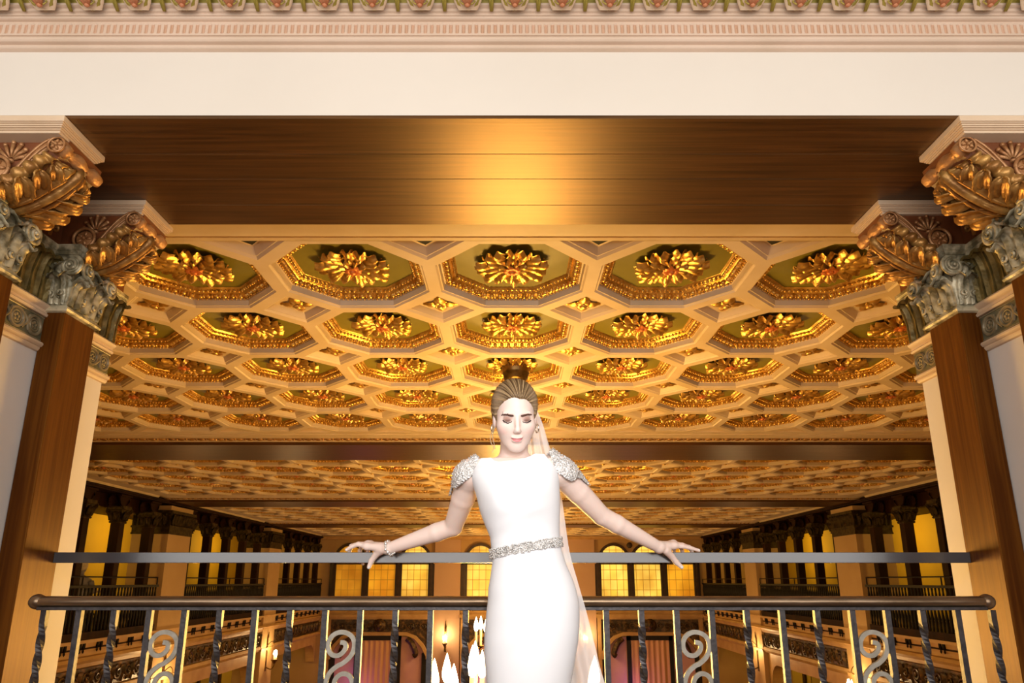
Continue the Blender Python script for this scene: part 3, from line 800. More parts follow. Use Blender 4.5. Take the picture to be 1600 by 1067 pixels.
# --- gallery columns: dark wood shaft, leafy capital and a pair of brackets
def column_template(name):
    root = thing(name, (0, 0, 0), 'x', 'column', 'dark columns of the side galleries')
    m = MB()
    m.box((-.085, -.085, .10), (.085, .085, Z(1.06))); m.box((-.11, -.11, .10), (.11, .11, .32)); m.box((-.098, -.098, .32), (.098, .098, .36))
    m.build('shaft', 'gallery_wood', root, bevel=.008)
    m = MB()
    sq = [(.095, 1.02), (.11, 1.04), (.10, 1.06), (.092, 1.07), (.10, 1.16), (.125, 1.25), (.145, 1.27), (.145, 1.33)]
    vs = [(a * i, a * j, Z(h)) for a, h in sq for i, j in ((-1, -1), (1, -1), (1, 1), (-1, 1))]
    m.add(vs, [(i * 4 + j, i * 4 + (j + 1) % 4, (i + 1) * 4 + (j + 1) % 4, (i + 1) * 4 + j) for i in range(len(sq) - 1) for j in range(4)] + [tuple((len(sq) - 1) * 4 + j for j in range(4))])
    for a in range(4):
        u = Vector((math.cos(a * PI / 2), math.sin(a * PI / 2), 0)); v = Vector((-u.y, u.x, 0))
        for q in (-.05, .05): m.leaf([u * .10 + v * q + Vector((0, 0, Z(1.07))), u * .115 + v * q + Vector((0, 0, Z(1.15))), u * .15 + v * q + Vector((0, 0, Z(1.22))), u * .165 + v * q + Vector((0, 0, Z(1.20)))], v, .085, sub=8, nv=4)
        w = (u + v).normalized()
        m.tube(spiral(w * .17 + Vector((0, 0, Z(1.24))), w, (0, 0, 1), .055, 1.6, 18, PI / 2, -1, .75), .016, 5)
    m.build('capital', 'bronze_dark', root, smooth=False)
    m = MB()
    for q in (-1, 1):
        m.prism([(.05, 1.33), (.09, 1.34), (.13, 1.38), (.16, 1.44), (.17, 1.50), (0, 1.50), (0, 1.33)], -.08, .08, fn=lambda u, v, w, q=q: (w, q * u, Z(v)))
        m.leaf([(0, q * .07, Z(1.30)), (0, q * .11, Z(1.33)), (0, q * .155, Z(1.40)), (0, q * .18, Z(1.46)), (0, q * .17, Z(1.48))], (1, 0, 0), .17, sub=10, nv=4)
    m.box((-.11, -.18, Z(1.50)), (.11, .18, Z(1.535)))
    m.build('bracket', 'gallery_wood', root)
    return root
col0 = column_template('gallery_column'); used = False
def rail_template(L, name='gallery_railing'):
    root = thing(name, (0, 0, 0), 'x', 'railing', 'balustrades between the gallery piers')
    m = MB(); m.box((-.03, 0, .92), (.03, L, .965)); m.build('top_rail', 'black_iron', root)
    m = MB(); m.tube([(0, .02, 1.10), (0, L - .02, 1.10)], .014, 6); 
    for y in (.02, L / 2, L - .02): m.tube([(0, y, .95), (0, y, 1.10)], .012, 6)
    m.build('guard_rail', 'black_iron', root)
    m = MB(); m.box((-.035, 0, .10), (.035, L, .22)); 
    m.build('base', 'gallery_wood', root)
    n = int(L / .098); b0 = None
    for i in range(n):
        if b0 is None:
            m = MB(); m.lathe([(.012, .22), (.022, .25), (.016, .30), (.030, .42), (.016, .55), (.016, .60), (.028, .72), (.014, .86), (.02, .92)], (0, 0, 0), 6)
            b0 = m.build('baluster', 'black_iron', root, smooth=True); o = b0
        else: o = b0.copy(); COL.objects.link(o)
        o.location = (0, (i + .5) * L / n, 0)
    p0 = None   # little brackets hanging under the railing
    for i in range(10):
        y = (i + .5) * L / 10
        for q in (-.05, .05):
            if p0 is None:
                m = MB(); m.lathe([(.0, -.12), (.018, -.09), (.012, -.06), (.03, -.02), (.03, .06), (.014, .10)], (0, 0, 0), 6)
                p0 = o = m.build('pendant', 'black_iron', root)
            else: o = p0.copy(); COL.objects.link(o)
            o.location = (0, y + q, 0)
    return root
LR = 4.86; rail0 = rail_template(LR); rused = False
for s, side in ((-1, 'left'), (1, 'right')):
    for b in range(1, NB):
        ys = BAY0 + PITCH_B * b - .04
        r = rail0 if not rused else copy_tree(rail0); rused = True
        r.location = (s * (XP - .0 + .045), ys + .02, 0)
        if s > 0: r.scale.x = 1
        r['label'] = 'black gallery balustrade on the %s, %s from the landing' % (side, ['', 'nearest', 'second', 'farthest'][b])
        for j in range(5):
            c = col0 if not used else copy_tree(col0); used = True
            c.location = (s * 7.20, ys + .31 + j * 1.08, 0)
            c['kind'] = 'thing'; c['label'] = 'dark wooden column of the %s gallery, %s in the %s bay of columns' % (side, ['first', 'second', 'third', 'fourth', 'last'][j], ['', 'nearest', 'second', 'farthest'][b])
# dark doors, panels and lower arcade posts under the galleries
for s, side in ((-1, 'left'), (1, 'right')):
    k = 0
    for b in range(1, NB):
        ys = BAY0 + PITCH_B * b
        for j in range(3):
            y = ys + .95 + j * 1.5
            m = MB(); m.box((s * 9.28, y - .5, ZF), (s * 9.22, y + .5, -1.25), 0); m.box((s * 9.23, y - .4, ZF + .1), (s * 9.20, y + .4, -1.4), 1)
            struct(m, 'door_%d' % (10 + k + (0 if s < 0 else 20)), ['window_frame', 'olive_wall'], 'dark framed doorway under the %s gallery, %s in the %s bay' % (side, ORD[j], ['', 'nearest', 'second', 'farthest'][b]))
            k += 1
        # tan arch head under the frieze
        m = MB(); L0, L1 = ys - .06, ys + 4.9; n = 20
        out = [(L0, -.88)] + [(L0, -1.75)] + [(L0 + .12, -1.75)] + [(L0 + .12 + .5 * (1 - math.cos(PI / 2 * i / 8)), -1.75 + .60 * math.sin(PI / 2 * i / 8)) for i in range(9)] + [(L1 - .12 - .5 * (1 - math.cos(PI / 2 * (8 - i) / 8)), -1.75 + .60 * math.sin(PI / 2 * (8 - i) / 8)) for i in range(9)] + [(L1 - .12, -1.75), (L1, -1.75), (L1, -.88)]
        m.prism(out, s * (XP + .12), s * (XP + .42), fn=lambda u, v, w: (w, u, v))
        struct(m, 'trim_%d' % (30 + b + (0 if s < 0 else 10)), 'tan_trim', 'flat tan arch under the %s gallery, %s bay' % (side, ['', 'nearest', 'second', 'farthest'][b]))

# --- far wall
m = MB(); m.box((-XW - .3, YF, ZF), (XW + .3, YF + .3, Z(1.7)), 0)
struct(m, 'wall_far', 'tan_paint', 'tan end wall of the hall with leaded windows')
K = .02366
def far_group(cx, idx, which, ambers):
    W = 3.86; x0, x1 = cx - W / 2, cx + W / 2; yf = YF
    m = MB()
    # dark frame: a slab with three arched lights standing proud of it is built from posts, rails and arch rings
    m.box((x0, yf - .10, Z(-1.02)), (x1, yf, Z(-.93))); m.box((x0, yf - .10, Z(.60)), (x1, yf, Z(.80)))
    xs = [cx + q * 1.22 for q in (-1, 0, 1)]
    for a, b in ((x0, xs[0] - .485), (xs[0] + .485, xs[1] - .485), (xs[1] + .485, xs[2] - .485), (xs[2] + .485, x1)):
        m.box((a, yf - .10, Z(-1.02)), (b, yf, Z(.80))); m.box(((a + b) / 2 - .04, yf - .13, Z(-1.02)), ((a + b) / 2 + .04, yf - .10, Z(.80)))
    for x in xs:
        arc = [(x + .53 * math.cos(a), yf - .05, Z(.80) + .53 * math.sin(a)) for a in [PI * i / 18 for i in range(19)]]
        m.tube(arc, 1., flat=(.10, .10), up=(0, 1, 0))
    wn = struct(m, 'window_%d' % idx, 'window_frame', 'dark framed group of three amber leaded windows, %s of the end wall' % which)
    for x, am in zip(xs, ambers):
        m = MB()
        pl = [(x - .485, Z(-.93)), (x + .485, Z(-.93)), (x + .485, Z(.60)), (x - .485, Z(.60))]
        m.prism(pl, yf - .03, yf - .015, fn=lambda u, v, w: (u, w, v))
        pl = [(x - .485, Z(.80)), (x + .485, Z(.80))] + [(x + .485 * math.cos(a), Z(.80) + .485 * math.sin(a)) for a in [PI * i / 14 for i in range(1, 14)]]
        m.prism(pl, yf - .03, yf - .015, fn=lambda u, v, w: (u, w, v))
        m.build('pane', am, wn)
    # spandrel panel below: tan frame, dark carving, central boss, flat arch, doorway with curtains
    m = MB()
    m.box((x0, yf - .16, Z(-1.12)), (x1, yf, Z(-1.04)), 0); m.box((x0 - .02, yf - .22, Z(-1.28)), (x1 + .02, yf, Z(-1.16)), 0); m.box((x0 + .02, yf - .12, Z(-1.34)), (x1 - .02, yf, Z(-1.12)), 0)
    for a, b in ((x0 + .02, x0 + .16), (x1 - .16, x1 - .02)): m.box((a, yf - .12, ZF), (b, yf, Z(-1.34)), 0)
    m.box((x0 + .16, yf - .05, Z(-1.84)), (x1 - .16, yf, Z(-1.34)), 1)
    for i in range(14):
        xx = x0 + .3 + i * (W - .6) / 13; q = (-1) ** i
        if abs(xx - cx) < .3: continue
        m.tube(spiral((xx, yf - .06, Z(-1.58)), (q, 0, 0), (0, 0, q), .13, 1.6, 18, PI / 2, 1, .75, (0, -.04, 0)), .022, 5, mi=1)
    m.ell((cx, yf - .10, Z(-1.55)), (.24, .10, .24), 14, 8, mi=1); m.ell((cx, yf - .18, Z(-1.55)), (.11, .08, .13), 10, 6, mi=1)
    arch = [(x0 + .16, Z(-2.70)), (x0 + .16, Z(-2.60)), (x0 + .34, Z(-2.25)), (x0 + .62, Z(-1.96)), (x0 + .95, Z(-1.84)), (x1 - .95, Z(-1.84)), (x1 - .62, Z(-1.96)), (x1 - .34, Z(-2.25)), (x1 - .16, Z(-2.60)), (x1 - .16, Z(-2.70))]
    m.tube([(x, yf - .10, z) for x, z in arch], 1., flat=(.12, .12), up=(0, 1, 0), mi=0)
    for q in (-1, 1):
        m.prism([(cx + q * (W / 2 - .16), Z(-1.84)), (cx + q * (W / 2 - .16), Z(-2.60)), (cx + q * (W / 2 - .34), Z(-2.25)), (cx + q * (W / 2 - .62), Z(-1.96)), (cx + q * (W / 2 - .95), Z(-1.84))], yf - .06, yf, mi=1, fn=lambda u, v, w: (u, w, v))
        m.tube(catmull([(cx + q * 1.02, yf - .12, Z(-2.0)), (cx + q * 1.22, yf - .16, Z(-2.18)), (cx + q * 1.35, yf - .14, Z(-2.5)), (cx + q * 1.28, yf - .12, Z(-2.6))], 12), [.10] * 6 + [.11] * 7 if False else .10, 6, mi=1)
    struct(m, 'trim_%d' % (50 + idx), ['tan_trim', 'carved_dark'], 'tan framed carved panel with a central boss below the %s windows' % which)
    m = MB()
    m.box((cx - .86, yf - .10, ZF), (cx - .72, yf, Z(-1.9)), 0); m.box((cx + .66, yf - .10, ZF), (cx + .80, yf, Z(-1.9)), 0); m.box((cx - .86, yf - .10, Z(-2.06)), (cx + .80, yf, Z(-1.9)), 0)
    m.box((cx - 1.70, yf - .02, ZF), (cx - .86, yf, Z(-1.95)), 1); m.box((cx + .80, yf - .02, ZF), (cx + 1.70, yf, Z(-1.95)), 1)
    m.box((cx - 1.78, yf - .09, ZF), (cx - 1.56, yf, Z(-2.5)), 0); m.box((cx + 1.56, yf - .09, ZF), (cx + 1.78, yf, Z(-2.5)), 0)
    struct(m, 'door_%d' % idx, ['black_gap', 'pink_panel'], 'black framed doorway between pink panels below the %s windows' % which)
    m = MB()
    m.grid(lambda u, v: (cx - .72 + 1.38 * u, yf - .05 - .022 * math.sin(u * 46) - .01 * math.sin(u * 17), ZF + .02 + (Z(-2.06) - ZF - .02) * v), 60, 2)
    c = m.build('curtain', 'peach_curtain', smooth=True)
    tag(c, 'peach curtain hanging in the black doorway below the %s windows' % which, 'curtain', 'curtains of the end wall')
far_group(-4.80, 1, 'left', ('amber_dim', 'amber_deep', 'amber_pale'))
far_group(.05, 2, 'middle', ('amber_pale', 'amber_pale', 'amber_pale'))
far_group(5.0, 3, 'right', ('amber_pale', 'amber_pale', 'amber_deep'))
for i, (a, b) in enumerate(((-2.86, -1.90), (1.95, 3.06))):
    m = MB(); m.box((a, YF - .14, ZF), (b, YF, Z(.62)), 0); m.box((a - .04, YF - .18, Z(.62)), (b + .04, YF, Z(.74)), 0); m.box((a, YF - .14, Z(.74)), (b, YF, Z(1.62)), 0)
    struct(m, 'trim_%d' % (60 + i), 'rose_wall', 'flat rose coloured pier between the window groups, %s of the middle' % ('left' if i == 0 else 'right'))
for i, x in enumerate((-5.41, -4.19, -.56, 4.39, 5.61)):
    m = MB(); m.ell((x, YF - .03, Z(1.30)), (.11, .05, .11), 12, 6)
    struct(m, 'trim_%d' % (70 + i), 'window_frame', 'small dark round boss on the end wall, %s' % ['between the first and second left arches', 'between the second and third left arches', 'between the middle arches', 'between the first and second right arches', 'between the second and third right arches'][i])
m = MB(); m.box((-7.2, YF - .25, Z(1.50)), (7.2, YF, Z(1.62))); m.box((-7.2, YF - .35, Z(1.58)), (7.2, YF, Z(1.62)))
struct(m, 'trim_80', 'tan_trim', 'tan cornice at the top of the end wall')

# ------------------------------------------------------------------ chandeliers, sconces
def flame(m, c, s, mi=0): m.lathe([(.0, 0), (.10 * s, .04 * s), (.155 * s, .18 * s), (.17 * s, .32 * s), (.145 * s, .50 * s), (.095 * s, .70 * s), (.045 * s, .88 * s), (0, 1.0 * s)], c, 10, mi)
def chandelier_template():
    root = thing('chandelier', (0, 0, 0), 'x', 'chandelier', 'candle chandeliers of the hall')
    m = MB(); m.lathe([(.0, -.115), (.02, -.115), (.085, -.108), (.100, -.09), (.103, -.06), (.110, -.055), (.112, -.04), (.118, -.02), (.120, .0), (.112, .03)], (0, 0, Z(HC) + .05), 24)
    for i in range(24):
        a = 2 * PI * i / 24; m.ell((.117 * math.cos(a), .117 * math.sin(a), Z(HC) + .055), (.012, .012, .022), 6, 4)
    m.build('ceiling_cup', 'brass_dark', root, smooth=True)
    m = MB(); m.tube([(0, 0, Z(HC) - .02), (0, 0, Z(-.95))], .011, 8)
    for i in range(18): m.ell((0, 0, Z(HC) - .12 - i * .13), (.018, .012, .04), 6, 5)
    m.build('chain', 'brass_dark', root, smooth=True)
    m = MB(); m.lathe([(.0, -1.45), (.03, -1.43), (.02, -1.36), (.09, -1.28), (.12, -1.2), (.07, -1.1), (.04, -1.02), (.09, -.96), (.05, -.90), (.012, -.80)], (0, 0, ZC), 16)
    m.build('stem', 'brass_dark', root, smooth=True)
    arm0 = None
    spots = [(.60, 2 * PI * (i + .25) / 10, 0.) for i in range(10)] + [(.36, 2 * PI * (i + .5) / 6, .10) for i in range(6)]
    for r, a, up in spots:
        u = Vector((math.cos(a), math.sin(a), 0))
        m = MB(); m.tube([Vector((0, 0, Z(-1.22 + up))) + u * .08] + [Vector((0, 0, Z(-1.22 + up) + z)) + u * q for q, z in ((r * .4, -.10), (r * .7, -.10), (r * .95, .0), (r, .10), (r, .20))], [.014] * 5 + [.012], 6)
        m.lathe([(.01, .18), (.05, .20), (.055, .22), (.02, .22)], (u.x * r, u.y * r, Z(-1.22 + up)), 8)
        arm = m.build('arm', 'brass_dark', root, smooth=True)
        m = MB(); m.lathe([(.020, .22), (.020, .46), (.0, .46)], (u.x * r, u.y * r, Z(-1.22 + up)), 8)
        m.build('candle', 'candle_sleeve', arm, smooth=True)
        m = MB(); flame(m, (u.x * r, u.y * r, Z(-1.22 + up) + .46), .22)
        m.build('bulb', 'bulb_glow', arm, smooth=True)
    return root
ch0 = chandelier_template()
for b in range(NB):
    c = ch0 if b == 0 else copy_tree(ch0)
    c.location = (.03, BAY0 + PITCH_B * b + 2.25, 0)
    c['label'] = 'chandelier of flame shaped bulbs hanging from the centre rosette, %s along the hall' % ['nearest', 'second', 'third', 'farthest'][b]
def sconce_template():
    root = thing('wall_sconce', (0, 0, 0), 'x', 'sconce', 'wall sconces with candle bulbs')
    m = MB(); m.box((-.04, -.02, Z(-2.45)), (.04, 0, Z(-1.55)))
    m.tube([(0, -.02, Z(-1.56)), (0, -.03, Z(-1.40))], [.025, .008], 6)
    m.tube(catmull([(0, -.02, Z(-2.35)), (0, -.16, Z(-2.40)), (0, -.24, Z(-2.30)), (0, -.24, Z(-2.20))], 12), .016, 6)
    m.tube(catmull([(0, -.02, Z(-1.75)), (0, -.14, Z(-1.65)), (0, -.20, Z(-1.75)), (0, -.15, Z(-1.80))], 12), .010, 6)
    m.lathe([(.01, -.12), (.05, -.06), (.09, .0), (.09, .02), (.0, .02)], (0, -.24, Z(-2.16)), 10)
    m.build('bracket', 'brass_dark', root, smooth=False)
    for q in (-.055, .055, 0):
        m = MB(); m.lathe([(.018, 0), (.018, .12), (0, .12)], (q, -.24 - (.05 if q == 0 else 0), Z(-2.14)), 8)
        c = m.build('candle', 'candle_sleeve', root, smooth=True)
        m = MB(); flame(m, (q, -.24 - (.05 if q == 0 else 0), Z(-2.02)), .14); m.build('bulb', 'bulb_glow', c, smooth=True)
    return root
sc0 = sconce_template(); scn = []
place = [(-XP, 14.42, -R(-90), 'on the nearest pier of the left gallery'), (-XP, 20.37, R(90), 'on the second pier of the left gallery'),
         (XP, 14.42, -R(90), 'on the nearest pier of the right gallery'), (XP, 20.37, -R(90), 'on the second pier of the right gallery'),
         (-2.40, YF - .14, 0, 'on the rose pier left of the middle windows'), (2.62, YF - .14, 0, 'on the rose pier right of the middle windows')]
for i, (x, y, rz, where) in enumerate(place):
    c = sc0 if i == 0 else copy_tree(sc0)
    c.location = (x, y, 0); c.rotation_euler.z = rz
    c['label'] = 'three candle wall sconce ' + where; scn.append(c)

# person seated at a table in the left gallery, behind the balustrade
px, py = -7.40, 12.0
t = thing('table', (px - .42, py + .82, .1), 'small brown wooden table in the left gallery, in front of the seated person', 'table')
m = MB(); m.box((px - .80, py + .50, Z(-.20)), (px - .04, py + 1.15, Z(-.16))); m.build('tabletop', 'table_wood', t, bevel=.005)
for q in (-.74, -.15):
    for w in (.55, 1.05):
        m = MB(); m.box((px + q, py + w, .1), (px + q + .05, py + w + .05, Z(-.20))); m.build('leg', 'table_wood', t)
m = MB()
m.lathe([(.0, .50), (.16, .50), (.19, .60), (.17, .75), (.16, .85), (.19, .98), (.18, 1.06), (.10, 1.11), (.055, 1.13), (.055, 1.18), (.07, 1.20), (.088, 1.26), (.085, 1.33), (.05, 1.38), (0, 1.39)], (px, py, .0), 16)
for q in (-1, 1):
    m.tube([(px + q * .18, py, 1.03), (px + q * .21, py + .04, .85), (px + q * .10, py + .20, .92)], [.06, .05, .035], 8)
    m.tube([(px + q * .09, py, .56), (px + q * .10, py + .22, .56), (px + q * .10, py + .25, .12)], [.09, .075, .05], 8)
pn = m.build('person', 'grey_knit', smooth=True); tag(pn, 'person with pale hair in a grey top, seated in the left gallery', 'person')
m = MB(); m.ell((px, py - .01, 1.295), (.098, .105, .115), 14, 10); m.build('hair', 'pale_hair', pn, smooth=True)
c = thing('chair', (px, py, .1), 'dark chair in the left gallery under the seated person', 'chair')
m = MB(); m.box((px - .21, py - .21, .46), (px + .21, py + .21, .50)); m.build('seat', 'gallery_wood', c)
for q in (-.19, .16):
    for w in (-.19, .16):
        m = MB(); m.box((px + q, py + w, .1), (px + q + .03, py + w + .03, .46)); m.build('leg', 'gallery_wood', c)
# ------------------------------------------------------------------ iron railing and the flat guard bar
DR = 2.52
HX = 1.700; HR = -.071
root = thing('iron_railing', (0, DR, 0), 'wrought iron railing with a rounded bronze handrail behind the bride', 'railing')
m = MB()
zr = Z(HR)
sec = []
n = 16
path = [(-HX, DR, zr)] + [(-HX + 2 * HX * i / 24, DR, zr) for i in range(1, 24)] + [(HX, DR, zr)]
def rail_ring(x, k=1.):
    out = []
    for i in range(n):
        a = 2 * PI * i / n
        out.append((x, DR + .024 * k * math.cos(a), zr + .0195 * k * math.sin(a)))
    return out
xs = [-HX - .008, -HX - .004, -HX + .004] + [-HX + .02 + (2 * HX - .04) * i / 20 for i in range(21)] + [HX - .004, HX + .004, HX + .008]
ks = [.35, .75, .95] + [1] * 21 + [.95, .75, .35]
vs = [p for x, k in zip(xs, ks) for p in rail_ring(x, k)]
m.add(vs, [(i * n + j, i * n + (j + 1) % n, (i + 1) * n + (j + 1) % n, (i + 1) * n + j) for i in range(len(xs) - 1) for j in range(n)] + [tuple(range(n)), tuple((len(xs) - 1) * n + j for j in range(n))])
hand = m.build('handrail', 'bronze_rail', root, smooth=True, auto=50)
for s in (-1, 1):
    m = MB(); m.ell((s * (HX - .008), DR, zr), (.030, .028, .027), 16, 10); m.build('end_knob', 'bronze_rail', hand, smooth=True)
m = MB(); m.box((-HX + .02, DR - .020, zr - .028), (HX - .02, DR + .020, zr - .018)); m.build('channel', 'iron_bar', root)
m = MB(); m.box((-HX + .02, DR - .020, .08), (HX - .02, DR + .020, .10)); m.build('bottom_rail', 'iron_bar', root)
for s in (-1, 1):
    m = MB(); m.box((s * 1.62 - .02, DR - .02, 0), (s * 1.62 + .02, DR + .02, .08)); m.build('foot', 'iron_bar', root)
zt, zb = zr - .028, .10
def bar(x, twist):
    m = MB(); w = .0098; N = 60 if twist else 2
    vs = []
    for i in range(N + 1):
        t = i / N; z = zt + (zb - zt) * t; a = PI / 4
        if twist:
            dz = zt - z; a += max(0., min(dz - .05, zt - zb - .12)) / .135 * PI
        for k in range(4):
            q = a + k * PI / 2; vs.append((x + w * 1.414 * math.cos(q), DR + w * 1.414 * math.sin(q), z))
    fs = [(i * 4 + j, i * 4 + (j + 1) % 4, (i + 1) * 4 + (j + 1) % 4, (i + 1) * 4 + j) for i in range(N) for j in range(4)] + [(0, 1, 2, 3), (4 * N + 3, 4 * N + 2, 4 * N + 1, 4 * N)]
    m.add(vs, fs)
    return m
PXM = DR * cp / FPX
for k in range(28):
    x = (71.6 + 54.8 * k - 803 + 1.5) * PXM * .9885
    q = (k - 3) % 5
    tw = q in (2, 4)
    o = bar(x, tw).build('twisted_baluster' if tw else 'baluster', 'iron_bar', root)
    if q == 0 and k < 27:     # scroll between this bar and the next
        xc = x + 27.4 * PXM; g = PXM * .150          # metres per crop pixel
        U = [(1050, 628), (1092, 636), (1108, 670), (1088, 722), (1035, 760), (975, 752), (935, 705), (928, 635), (960, 570), (1020, 532), (1090, 530), (1155, 562), (1190, 620), (1190, 700), (1155, 775), (1085, 838)]
        top = [(a, b) for a, b in U]
        low = [(2 * 1060 - a, 2 * 850 - b) for a, b in reversed(U)]
        pts = [((a - 1060) * g, (907 + b * .15)) for a, b in top + low]
        zz = lambda y: ZC - (y - 908) * DR * cp / (FPX / cp) * 1.0
        P3 = catmull([(xc + a, DR, ZC - (y - 908) * DR / (FPX / cp ** 2)) for a, y in pts], 150)
        m = MB(); m.tube(P3, 1., flat=(.0155, .0105), up=(0, 1, 0)); m.build('scroll', 'iron_scroll', root)
        m = MB()
        for sx in (-1, 1): m.tube([(xc + sx * .047, DR + .001, zt - .12), (xc + sx * .060, DR + .001, zt - .12)], .006, 6)
        m.build('rivet', 'iron_scroll', root)
# flat steel bar higher up, fixed between the pilasters
m = MB(); m.box((-1.784, 2.705, Z(.069)), (1.784, 2.730, Z(.109)))
g = m.build('guard_bar', 'grey_steel', bevel=.0015)
tag(g, 'flat grey steel bar fixed between the oak pilasters, under the bride\'s hands', 'rail')
# ------------------------------------------------------------------ the bride
def A_(p): return np.array(p, dtype=np.float64)
def smin(a, b, k):
    h = np.clip(.5 + .5 * (b - a) / k, 0, 1)
    return b + (a - b) * h - k * h * (1 - h)
class SDF:
    def __init__(s, lo, hi, h):
        s.lo = A_(lo); s.h = h; s.n = np.ceil((A_(hi) - s.lo) / h).astype(int) + 1
        s.g = np.full(s.n, .05, dtype=np.float32)
    def box(s, lo, hi):
        a = np.clip(np.floor((A_(lo) - s.lo) / s.h).astype(int), 0, s.n - 1); b = np.clip(np.ceil((A_(hi) - s.lo) / s.h).astype(int) + 1, 1, s.n)
        sl = tuple(slice(i, j) for i, j in zip(a, b))
        X, Y, Zz = np.meshgrid(*[s.lo[k] + s.h * np.arange(a[k], b[k]) for k in range(3)], indexing='ij')
        return sl, X, Y, Zz
    def op(s, fn, lo, hi, k=.01, mode='u'):
        pad = .03 + k
        sl, X, Y, Zz = s.box(A_(lo) - pad, A_(hi) + pad)
        d = fn(X, Y, Zz).astype(np.float32)
        g = s.g[sl]
        if mode == 'u': s.g[sl] = smin(g, d, k)
        elif mode == 's': s.g[sl] = -smin(-g, d, k)
        elif mode == 'i': s.g[sl] = -smin(-g, -d, k)
    def capsule(s, a, b, ra, rb, k=.01, mode='u'):
        a, b = A_(a), A_(b); ab = b - a; L = max((ab ** 2).sum(), 1e-12); r = max(ra, rb)
        def fn(X, Y, Zz):
            t = np.clip(((X - a[0]) * ab[0] + (Y - a[1]) * ab[1] + (Zz - a[2]) * ab[2]) / L, 0, 1)
            return np.sqrt((X - a[0] - t * ab[0]) ** 2 + (Y - a[1] - t * ab[1]) ** 2 + (Zz - a[2] - t * ab[2]) ** 2) - (ra + (rb - ra) * t)
        s.op(fn, np.minimum(a, b) - r, np.maximum(a, b) + r, k, mode)
    def ell(s, c, r, rot=None, k=.01, mode='u'):
        c, r = A_(c), A_(r); q = np.eye(3) if rot is None else A_(rot)
        def fn(X, Y, Zz):
            x, y, z = X - c[0], Y - c[1], Zz - c[2]
            u = x * q[0, 0] + y * q[1, 0] + z * q[2, 0]; v = x * q[0, 1] + y * q[1, 1] + z * q[2, 1]; w = x * q[0, 2] + y * q[1, 2] + z * q[2, 2]
            k0 = np.sqrt((u / r[0]) ** 2 + (v / r[1]) ** 2 + (w / r[2]) ** 2)
            k1 = np.sqrt((u / r[0] ** 2) ** 2 + (v / r[1] ** 2) ** 2 + (w / r[2] ** 2) ** 2)
            return k0 * (k0 - 1) / np.maximum(k1, 1e-6)
        R_ = r.max(); s.op(fn, c - R_, c + R_, k, mode)
    def mesh(s):
        """surface nets"""
        g = s.g; n = g.shape; inside = g < 0
        c = np.zeros(tuple(i - 1 for i in n), dtype=np.int8)
        for dx in (0, 1):
            for dy in (0, 1):
                for dz in (0, 1): c += inside[dx:n[0] - 1 + dx, dy:n[1] - 1 + dy, dz:n[2] - 1 + dz]
        act = np.argwhere((c > 0) & (c < 8)); idx = np.full(c.shape, -1, dtype=np.int32); idx[tuple(act.T)] = np.arange(len(act))
        acc = np.zeros((len(act), 3)); cnt = np.zeros(len(act))
        corners = [(0, 0, 0), (1, 0, 0), (0, 1, 0), (1, 1, 0), (0, 0, 1), (1, 0, 1), (0, 1, 1), (1, 1, 1)]
        val = [g[tuple((act + A_(o).astype(int)).T)].astype(float) for o in corners]
        for i in range(8):
            for ax in range(3):
                if corners[i][ax] == 0:
                    j = i + (1 << ax); a, b = val[i], val[j]; mm = (a < 0) != (b < 0)
                    t = np.where(mm, a / np.where(np.abs(a - b) < 1e-9, 1e-9, a - b), 0)
                    p = np.tile(A_(corners[i]), (len(act), 1)); p[:, ax] += t
                    acc[mm] += p[mm]; cnt[mm] += 1
        V = s.lo + s.h * (act + acc / np.maximum(cnt, 1)[:, None])
        F = []
        for ax in range(3):
            o1, o2 = [(1, 2), (2, 0), (0, 1)][ax]
            sl0 = [slice(None)] * 3; sl1 = [slice(None)] * 3; sl0[ax] = slice(0, n[ax] - 1); sl1[ax] = slice(1, n[ax])
            a, b = inside[tuple(sl0)], inside[tuple(sl1)]
            e = np.argwhere(a != b); e = e[(e[:, o1] > 0) & (e[:, o2] > 0) & (e[:, o1] < n[o1] - 1) & (e[:, o2] < n[o2] - 1)]
            def off(d1, d2):
                q = e.copy(); q[:, o1] -= d1; q[:, o2] -= d2; return idx[tuple(q.T)]
            quad = np.stack([off(1, 1), off(0, 1), off(0, 0), off(1, 0)], 1)
            flip = ~a[tuple(e.T)]; quad[flip] = quad[flip][:, ::-1]
            F.append(quad)
        F = np.concatenate(F); F = F[(F >= 0).all(1)]
        return V, F
def mesh_object(name, V, F, m, parent, smooth_it=2):
    me = bpy.data.meshes.new(name)
    off = A_(root_loc(parent)) if parent else np.zeros(3)
    V = V.copy()
    for _ in range(smooth_it):       # light relaxing of the voxel steps
        acc = np.zeros_like(V); c = np.zeros(len(V))
        for i in range(4):
            a, b = F[:, i], F[:, (i + 1) % 4]
            np.add.at(acc, a, V[b]); np.add.at(c, a, 1); np.add.at(acc, b, V[a]); np.add.at(c, b, 1)
        V = V * .5 + .5 * acc / np.maximum(c, 1)[:, None]
    me.from_pydata((V - off).tolist(), [], F.tolist()); me.materials.append(M[m]); me.update()
    me.polygons.foreach_set('use_smooth', [True] * len(me.polygons))
    o = bpy.data.objects.new(name, me); COL.objects.link(o)
    if parent: o.parent = parent
    return o, V

BD = 2.34
